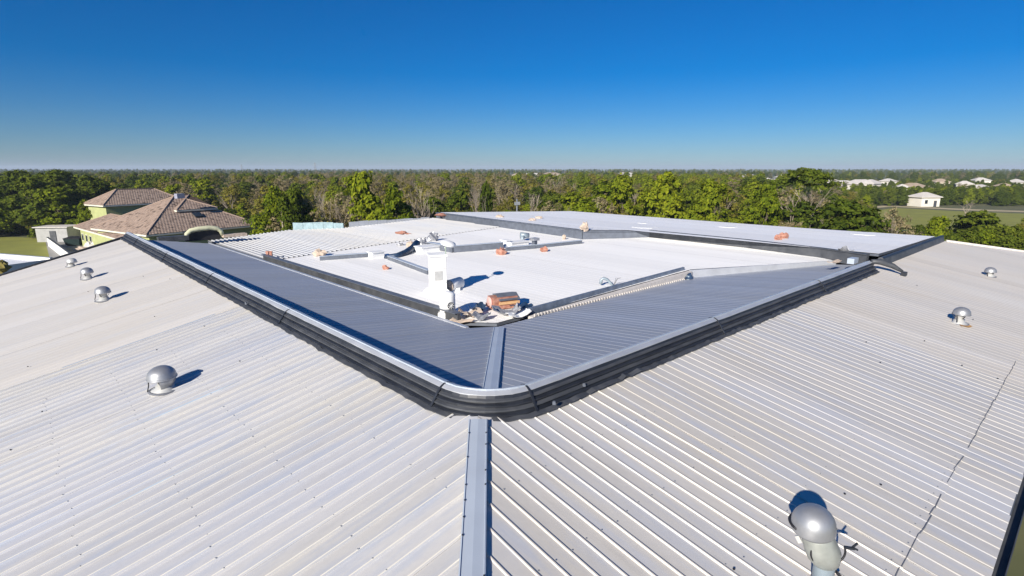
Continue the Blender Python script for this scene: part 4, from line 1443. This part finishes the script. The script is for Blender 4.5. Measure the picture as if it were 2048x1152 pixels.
# trees that stand out one by one
for (kind, px, py, Y, wid, lab, idx) in (
        ('green', 727, 336, 66, 6.6, 'tall pointed bright green tree rising to the skyline left of centre', 0),
        ('green', 790, 372, 64, 5.5, 'bright green tree at the right foot of the tall pointed tree', 1),
        ('deep', 590, 376, 62, 5.2, 'round dark green tree behind the pale teal parapet', 1),
        ('green', 548, 378, 68, 5.0, 'bright green tree right of the tiled house', 2),
        ('umbrella', 1610, 336, 74, 9.0, 'tall flat topped tree with a pale bare trunk on the right', 0),
        ('deep', 1700, 396, 62, 8.5, 'broad dark green tree below the flat topped tree', 0),
        ('green', 1330, 340, 74, 7.5, 'large bright green tree reaching the skyline right of centre', 1),
        ('green', 1240, 352, 78, 6.5, 'bright green tree just left of the large one right of centre', 2),
        ('green', 1420, 352, 70, 6.5, 'bright green tree just right of the large one right of centre', 0),
        ('bare', 850, 365, 72, 7.0, 'grey bare tree right of the tall pointed tree', 0),
        ('bare', 955, 360, 70, 7.0, 'pale bare tree above the partition of the roof', 1),
        ('bare', 645, 372, 74, 6.0, 'grey bare tree left of the tall pointed tree', 1),
        ('deep', 970, 362, 74, 3.0, 'narrow dark green tree beside the pale bare tree', 2),
        ('green', 1530, 360, 72, 5.5, 'bright green tree left of the flat topped tree', 1),
        ('dry', 1790, 415, 66, 5.0, 'grey dry tree in front of the right lawn', 0),
        ('bare', 1935, 398, 150, 7.0, 'white bare tree on the path by the right lawn', 0),
        ('deep', 1960, 420, 72, 8.5, 'broad dark tree in front of the right lawn', 2),
        ('deep', 2035, 450, 66, 6.0, 'dark tree at the right picture edge behind the roof', 1),
        ('green', 1890, 428, 66, 5.0, 'green tree between the two dark trees on the right', 0),
        ('deep', 128, 336, 118, 10, 'tall dark rounded tree left of the tiled house', 0),
        ('deep', 40, 338, 120, 10, 'tall dark tree at the left picture edge', 1),
        ('deep', 84, 345, 119, 9, 'dark tree between the two tallest on the left', 2),
        ('deep', 0, 350, 120, 9, 'dark tree cut by the left picture edge', 0),
        ('deep', 60, 400, 113, 8, 'lower dark tree over the middle of the left lawn', 0),
        ('deep', 125, 402, 112, 8, 'lower dark tree behind the grey garden wall', 2),
        ('deep', 190, 350, 118, 10, 'dark tree directly behind the left end of the tiled house', 2),
        ('deep', 92, 392, 114, 8, 'dark low tree behind the yard', 1),
        ('deep', 158, 398, 113, 8, 'dark low tree touching the left eave of the tiled house', 0),
        ('deep', 22, 392, 112, 8, 'dark low tree behind the left lawn', 2)):
    x = xpos(px, Y)
    plant_tree(kind, x, Y, top_z(px, py, Y), wid, lab, None, idx)
# bright clipped shrub against the house's left end
b = at(212, 440, 3.2)
e = plant_tree('green', b[0] - .5, b[1] - 4, 7.6, 4.0, 'bright yellow green shrub against the left end of the tiled house', None, 1, 'tall_shrub')
e['category'] = 'shrub'

KN = {'green': 'bright green tree', 'deep': 'dark green tree', 'olive': 'thin olive tree', 'dry': 'brown half bare tree', 'bare': 'pale leafless tree'}
ZN = ((330, 'behind the tiled house'), (560, 'right of the tiled house'), (700, 'left of the tall pointed tree'), (860, 'just right of the tall pointed tree'),
      (1020, 'above the roof partition'), (1150, 'around the grey pole'), (1290, 'left of the large skyline tree'), (1480, 'right of the large skyline tree'),
      (1660, 'around the flat topped tree'), (1760, 'behind the broad dark tree'), (9999, 'by the right lawn'))
def tree_words(k, px, Y):
    zn = next(z for lim, z in ZN if px < lim)
    dep = 'front row' if Y < 82 else ('middle rows' if Y < 120 else 'back rows')
    return KN[k] + ' in the ' + dep + ' ' + zn, KN[k] + 's, ' + dep + ', ' + zn
def zone_kind(px, rr):
    # the wood is dark on the left, scrubby and brown in the middle, bright green right of it, dark on the far right
    if px < 330: wts = (('deep', 8), ('green', 2), ('olive', 1.5), ('dry', .7))
    elif px < 560: wts = (('deep', 3), ('green', 2.5), ('olive', 3), ('dry', 2.5), ('bare', .6))
    elif px < 1150: wts = (('deep', .6), ('green', 2.0), ('olive', 4.2), ('dry', 4.0), ('bare', 1.4))
    elif px < 1500: wts = (('deep', 1.0), ('green', 6), ('olive', 3), ('dry', 1.4), ('bare', .5))
    elif px < 1750: wts = (('deep', 3), ('green', 3), ('olive', 2), ('dry', 2), ('bare', .6))
    else: wts = (('deep', 7), ('green', 1.2), ('olive', 1.2), ('dry', 1.0))
    tot = sum(v for k, v in wts)
    r = rr.uniform(0, tot)
    for k, v in wts:
        r -= v
        if r <= 0: return k
    return wts[0][0]
hx0, hx1 = -90, -25
def blocked(px, x, y):
    if 140 < px < 545 and y < 112: return True          # tiled house
    if px <= 200 and y < 106: return True               # yard and lawn
    if px > 1740 and 112 < y < 198: return True         # right lawn
    l, r = lr((x, y, 0))
    if -12 < l < 44 and -12 < r < 45: return True       # the building itself
    return False
rt = random.Random(21)
placed = []
cnt = 0
tries = 0
while cnt < 285 and tries < 20000:
    tries += 1
    px = rt.uniform(-60, 2110)
    Y = 56 + 120 * rt.random() ** 1.25
    x = xpos(px, Y)
    if blocked(px, x, Y): continue
    md = 3.3 + Y * .012
    if any((x - a) ** 2 + (Y - b) ** 2 < md * md for a, b in placed): continue
    h = rt.gauss(8.2 + .010 * (Y - 60), 1.2)
    if px > 1640: h = rt.gauss(6.6, .8)
    if px > 1740 and Y < 112: h = min(h, max(3.5, top_z(px, 458 + (px - 1740) * .05, Y)))
    if px < 560: h = rt.gauss(9.6, .9)
    h = max(3.2, min(h, 12.3))
    k = zone_kind(px, rt)
    wid = h * rt.uniform(.62, .86) * (1.1 if k in ('deep', 'green') else .95)
    plant_tree(k, x, Y, h, wid, *tree_words(k, px, Y))
    placed.append((x, Y))
    cnt += 1
print('TREES', cnt)

# far wood: one mass per tint, scattered by geometry nodes from the crowns above
def far_wood(name, label, pts, kinds):
    for ki, (mesh) in enumerate(kinds):
        pass
def scatter(name, label, pts, src, smin, smax):
    me = bpy.data.meshes.new(name)
    me.from_pydata(pts, [], [])
    o = bpy.data.objects.new(name, me)
    COL.objects.link(o)
    tag(o, label, kind='stuff')
    ng = bpy.data.node_groups.new(name, 'GeometryNodeTree')
    ng.interface.new_socket('Geometry', in_out='INPUT', socket_type='NodeSocketGeometry')
    ng.interface.new_socket('Geometry', in_out='OUTPUT', socket_type='NodeSocketGeometry')
    gi, go = ng.nodes.new('NodeGroupInput'), ng.nodes.new('NodeGroupOutput')
    ip = ng.nodes.new('GeometryNodeInstanceOnPoints')
    oi = ng.nodes.new('GeometryNodeObjectInfo')
    oi.inputs['Object'].default_value = src
    oi.inputs['As Instance'].default_value = False
    oi.transform_space = 'ORIGINAL'
    rv = ng.nodes.new('FunctionNodeRandomValue'); rv.data_type = 'FLOAT_VECTOR'
    rv.inputs[0].default_value = (smin * .9, smin * .9, smin)
    rv.inputs[1].default_value = (smax * 1.1, smax * 1.1, smax)
    rz = ng.nodes.new('FunctionNodeRandomValue'); rz.data_type = 'FLOAT_VECTOR'
    rz.inputs[0].default_value = (0, 0, 0)
    rz.inputs[1].default_value = (0, 0, 6.28)
    ng.links.new(gi.outputs[0], ip.inputs['Points'])
    ng.links.new(oi.outputs['Geometry'], ip.inputs['Instance'])
    ng.links.new(rv.outputs[0], ip.inputs['Scale'])
    ng.links.new(rz.outputs[0], ip.inputs['Rotation'])
    ng.links.new(ip.outputs[0], go.inputs[0])
    md = o.modifiers.new('scatter', 'NODES')
    md.node_group = ng
    return o
src = {}
for o in bpy.data.objects:
    if o.name.split('.')[0] == 'crown' and o.parent:
        mn = o.data.name
        for k, lst in KIND.items():
            for i, (c, t_) in enumerate(lst):
                if c is o.data and (k, i) not in src:
                    src[(k, i)] = o
far = {}
HOUSES = [  # px, py of the foot, Y, width, depth, wall height, hip height, tint
    (1862, 412, 196, 7.2, 6, 3.4, 1.6, 0), (1838, 392, 262, 13, 9, 4.2, 2.4, 1), (1806, 395, 250, 6, 6, 4.6, 1.8, 0), (1728, 380, 330, 16, 9, 4.4, 2.6, 2),
    (1690, 376, 360, 14, 9, 3.8, 2.0, 0), (1975, 398, 250, 12, 8, 4.0, 2.2, 0), (2012, 388, 290, 8, 7, 3.8, 2.0, 1), (1905, 398, 246, 6, 6, 3.2, 1.7, 0),
    (1752, 386, 310, 10, 8, 5.2, 2.2, 0), (1575, 362, 520, 22, 12, 5.5, 2.6, 2), (1500, 361, 540, 18, 12, 5.5, 2.4, 2), (1545, 374, 380, 10, 8, 4.2, 2.2, 0),
    (1640, 366, 460, 18, 10, 4.6, 2.4, 0), (1255, 357, 700, 22, 14, 6.5, 2.5, 2), (1066, 356, 740, 26, 14, 6.0, 2.0, 0), (1104, 357, 730, 24, 14, 6.2, 2.6, 1), (1036, 357, 720, 16, 12, 6.0, 2.2, 1),
    (1780, 379, 400, 9, 7, 4.6, 1.8, 0), (1925, 385, 330, 8, 7, 4.4, 1.8, 0), (1880, 380, 380, 9, 7, 4.6, 2.0, 1), (1960, 376, 420, 10, 8, 4.8, 2.0, 0), (2036, 380, 370, 8, 7, 4.6, 2.0, 0),
    (1665, 372, 400, 7, 6, 4.6, 1.8, 0), (1600, 368, 440, 8, 7, 5.0, 1.8, 0), (1525, 366, 470, 9, 7, 5.0, 2.0, 0)]
def near_house(px, y):
    for (hx, hy, Y, wd, dp, wh, rh, ti) in HOUSES:
        w2 = wd / Y * 1125 / 2 + 7
        if abs(px - hx) < w2 and Y * .62 < y < Y + 14:
            return True
    return False
def add_far(n, y0, y1, pw, seed):
    rr = random.Random(seed)
    k_ = 0
    while k_ < n:
        px = rr.uniform(-120, 2170)
        Y = y0 + (y1 - y0) * rr.random() ** pw
        x = xpos(px, Y)
        if blocked(px, x, Y): continue
        if px > 1740 and Y < 198: continue
        nh = near_house(px, Y)
        if nh and rr.random() < .2: continue
        k = zone_kind(px + rr.gauss(0, 120), rr)
        if k == 'bare': k = 'dry'
        if Y > 420 and rr.random() < .6: k = 'deep'
        i = rr.randrange(len(KIND[k]))
        low = 2 if (nh or (px > 1740 and Y < 215)) else (1 if px > 1640 and Y < 420 else 0)
        far.setdefault((k, i, low), []).append((x, Y, 0.0))
        k_ += 1
add_far(1900, 165, 420, 1.1, 5)
add_far(2600, 420, 1400, 1.2, 6)
add_far(3600, 1400, 5200, 1.3, 9)
rsb = random.Random(77)
for k_ in range(260):
    px = rsb.uniform(1700, 2150)
    Y = rsb.uniform(199, 250)
    if any(abs(px - hx) < wd / Yh * 560 + 2 and Y < Yh + 9 and Y > Yh - 14 for (hx, hy, Yh, wd, dp, wh, rh, ti) in HOUSES[:1]): continue
    far.setdefault((rsb.choice(('deep', 'deep', 'green')), rsb.randrange(3), 2), []).append((xpos(px, Y), Y, 0.0))
rsu = random.Random(99)
under = {}
nu = 0
while nu < 1100:
    px = rsu.uniform(-80, 2130)
    Y = rsu.uniform(58, 170)
    x = xpos(px, Y)
    if blocked(px, x, Y): continue
    if px > 1740 and Y > 72: continue
    k = zone_kind(px, rsu)
    if k == 'bare': k = 'olive'
    under.setdefault((k, rsu.randrange(3)), []).append((x, Y, 0.0))
    nu += 1
UN = {'green': 'bright green', 'deep': 'dark green', 'olive': 'olive', 'dry': 'brown'}
for (k, i), pts in under.items():
    scatter('undergrowth', 'dense ' + UN[k] + ' undergrowth filling the gaps between the trees', pts, src[(k, i)], .42, .66)
names = {'green': 'bright green', 'deep': 'dark green', 'olive': 'olive', 'dry': 'brown'}
for (k, i, low), pts in far.items():
    nearp = [p for p in pts if p[1] < 1400]
    farp = [p for p in pts if p[1] >= 1400]
    if nearp:
        scatter('far_wood', 'far off ' + names[k] + ' woodland crowns reading as one mass', nearp, src[(k, i)], (.70, .52, .40)[low], (1.15, .72, .66)[low])
    if farp:
        scatter('horizon_wood', 'hazy ' + names[k] + ' woodland along the horizon', farp, src[(k, i)], .85, 1.45)

# ------------------------------------------------------------------ far houses
M['stucco'] = simple('white_stucco', (.74, .70, .62), .9, 0, .05, .4)
M['stucco2'] = simple('cream_stucco', (.62, .54, .42), .9, 0, .05, .4)
M['hroof'] = simple('tan_roof', (.42, .33, .24), .9, 0, .1, .5)
M['hroof2'] = simple('pale_roof', (.62, .58, .53), .8, 0, .08, .5)
where = ['small white house with a dark door on the edge of the right lawn', 'tan roofed house behind the small white house', 'tall white house end left of the tan roofed house',
         'long pale house among the trees left of the right lawn houses', 'low white house left of the long pale house', 'white house among trees near the right picture edge',
         'cream house nearest the right picture edge', 'small white house right of the house on the lawn edge', 'tall white house just right of the long pale house',
         'wide pale house far behind the flat topped tree', 'wide pale house on the skyline left of the flat topped tree', 'white house low beside the flat topped tree',
         'white house right of the flat topped tree', 'pale building on the skyline above the bright green trees', 'white building on the skyline, second from the left',
         'cream roofed building on the skyline, third from the left', 'leftmost pale building on the skyline',
         'tiny white house above the path end behind the long pale house', 'tiny white house above the white bare tree', 'tiny cream house straight above the house on the lawn edge', 'tiny white house high up near the right edge',
         'tiny white house cut by the right picture edge', 'tiny white house just right of the flat topped crown', 'tiny white house directly behind the flat topped trunk', 'tiny white house left of the flat topped trunk']
for (px, py, Y, wd, dp, wh, rh, ti), lab in zip(HOUSES, where):
    x = xpos(px, Y)
    T = thing('far_house', (x, Y, 0), lab, 'house', 'pale houses among the far trees')
    wm = M['stucco'] if ti != 1 else M['stucco2']
    rm = M['hroof'] if ti == 1 else M['hroof2']
    c0, c1 = vec(x - wd / 2, Y, 0), vec(x + wd / 2, Y + dp, 0)
    MB().box(vec(x, Y + dp / 2, wh / 2), vec(wd / 2, 0, 0), vec(0, dp / 2, 0), vec(0, 0, wh / 2)).build('wall', wm, T)
    o_ = .5
    ev = [vec(x - wd / 2 - o_, Y - o_, wh), vec(x + wd / 2 + o_, Y - o_, wh), vec(x + wd / 2 + o_, Y + dp + o_, wh), vec(x - wd / 2 - o_, Y + dp + o_, wh)]
    hw = min(wd, dp) / 2 * .9
    ra, rb = vec(x - wd / 2 + hw, Y + dp / 2, wh + rh), vec(x + wd / 2 - hw, Y + dp / 2, wh + rh)
    up_ = vec(0, 0, .02)
    MB().face([ev[0] + up_, ev[1] + up_, rb, ra]).face([ev[1] + up_, ev[2] + up_, rb]).face([ev[2] + up_, ev[3] + up_, ra, rb]).face([ev[3] + up_, ev[0] + up_, ra]).face([q - vec(0, 0, .18) for q in reversed(ev)]).build('roof', rm, T)
    for i in range(4):
        MB().bar(ev[i] - vec(0, 0, .09), ev[(i + 1) % 4] - vec(0, 0, .09), .1, .2).build('fascia', wm, T)
    T.rotation_euler = (0, 0, ((px * 7) % 11 - 5) * .11 if px != 1862 else .12)
    nw = max(2, int(wd / 3))
    for k in range(nw):
        wx = x - wd / 2 + wd * (k + .5) / nw
        if k == nw // 2:
            MB().box(vec(wx, Y - .03, 1.05), vec(.55, 0, 0), vec(0, .05, 0), vec(0, 0, 1.05)).build('door', M['dark2'], T)
        else:
            f = MB().box(vec(wx, Y - .03, 1.7), vec(.65, 0, 0), vec(0, .06, 0), vec(0, 0, .75)).build('window', wm, T)
            MB().box(vec(wx, Y - .07, 1.7), vec(.55, 0, 0), vec(0, .04, 0), vec(0, 0, .65)).build('pane', M['glass'], f)

# ------------------------------------------------------------------ pylons, poles
M['steel'] = simple('grey_steel', (.22, .24, .26), .6, .3)
def pylon(px, Y, h, label):
    x = xpos(px, Y)
    T = thing('power_pylon', (x, Y, 0), label, 'pylon', 'power pylons on the skyline')
    b = vec(x, Y, 0)
    for sx in (-1, 1):
        for sy in (-1, 1):
            MB().bar(b + vec(sx * h * .11, sy * h * .11, 0), b + vec(sx * .6, sy * .6, h), .45, .45).build('leg', M['steel'], T)
    for k, (z, a) in enumerate(((.62, .20), (.78, .24), (.93, .16))):
        MB().bar(b + vec(-h * a, 0, h * z), b + vec(h * a, 0, h * z), .5, .6).build('cross_arm', M['steel'], T)
    for z0, z1 in ((.0, .25), (.25, .45), (.45, .62)):
        for s_ in (-1, 1):
            MB().bar(b + vec(s_ * h * .11 * (1 - z0 * .95), 0, h * z0), b + vec(-s_ * h * .11 * (1 - z1 * .95), 0, h * z1), .35, .35).build('brace', M['steel'], T)
    return b
pa = pylon(635, 1500, 30, 'lattice power pylon on the skyline left of centre')
pb_ = pylon(490, 1750, 27, 'smaller lattice power pylon farther left on the skyline')
def pole(px, pyt, Y, r, label, mat, arm=False):
    x = xpos(px, Y)
    zt = top_z(px, pyt, Y)
    T = thing('utility_pole', (x, Y, 0), label, 'pole')
    MB().tube([vec(x, Y, 0), vec(x, Y, zt)], [r, r * .75], 8).build('shaft', mat, T, True)
    MB().lathe(vec(x, Y, zt), [(r * .8, 0), (r * .85, .05), (r * .3, .12)], 8).build('pole_cap', mat, T)
    if arm:
        MB().bar(vec(x - .3, Y - .1, zt - .4), vec(x + .35, Y - .1, zt - .35), .12, .35).build('fitting', mat, T)
pole(561, 412, 66, .12, 'pale wooden pole between the tiled house and the round dark tree', M['palebark'])
pole(1034, 400, 62, .12, 'grey pole with a fitting rising behind the back roof edge', M['steel'], True)

# ------------------------------------------------------------------ air
hz = MB()
hz.box((0, 0, 24), (8200, 0, 0), (0, 8200, 0), (0, 0, 25.5))
hm = bpy.data.materials.new('haze_air')
hm.use_nodes = True
t = hm.node_tree
t.nodes.clear()
pv = N(t, 'ShaderNodeVolumePrincipled')
pv.inputs['Color'].default_value = (.72, .84, 1.0, 1)
pv.inputs['Density'].default_value = .0002
pv.inputs['Anisotropy'].default_value = 0.0
out = N(t, 'ShaderNodeOutputMaterial')
t.links.new(pv.outputs[0], out.inputs['Volume'])
tag(hz.build('haze', hm), 'thin blue haze over the far woodland', kind='stuff')
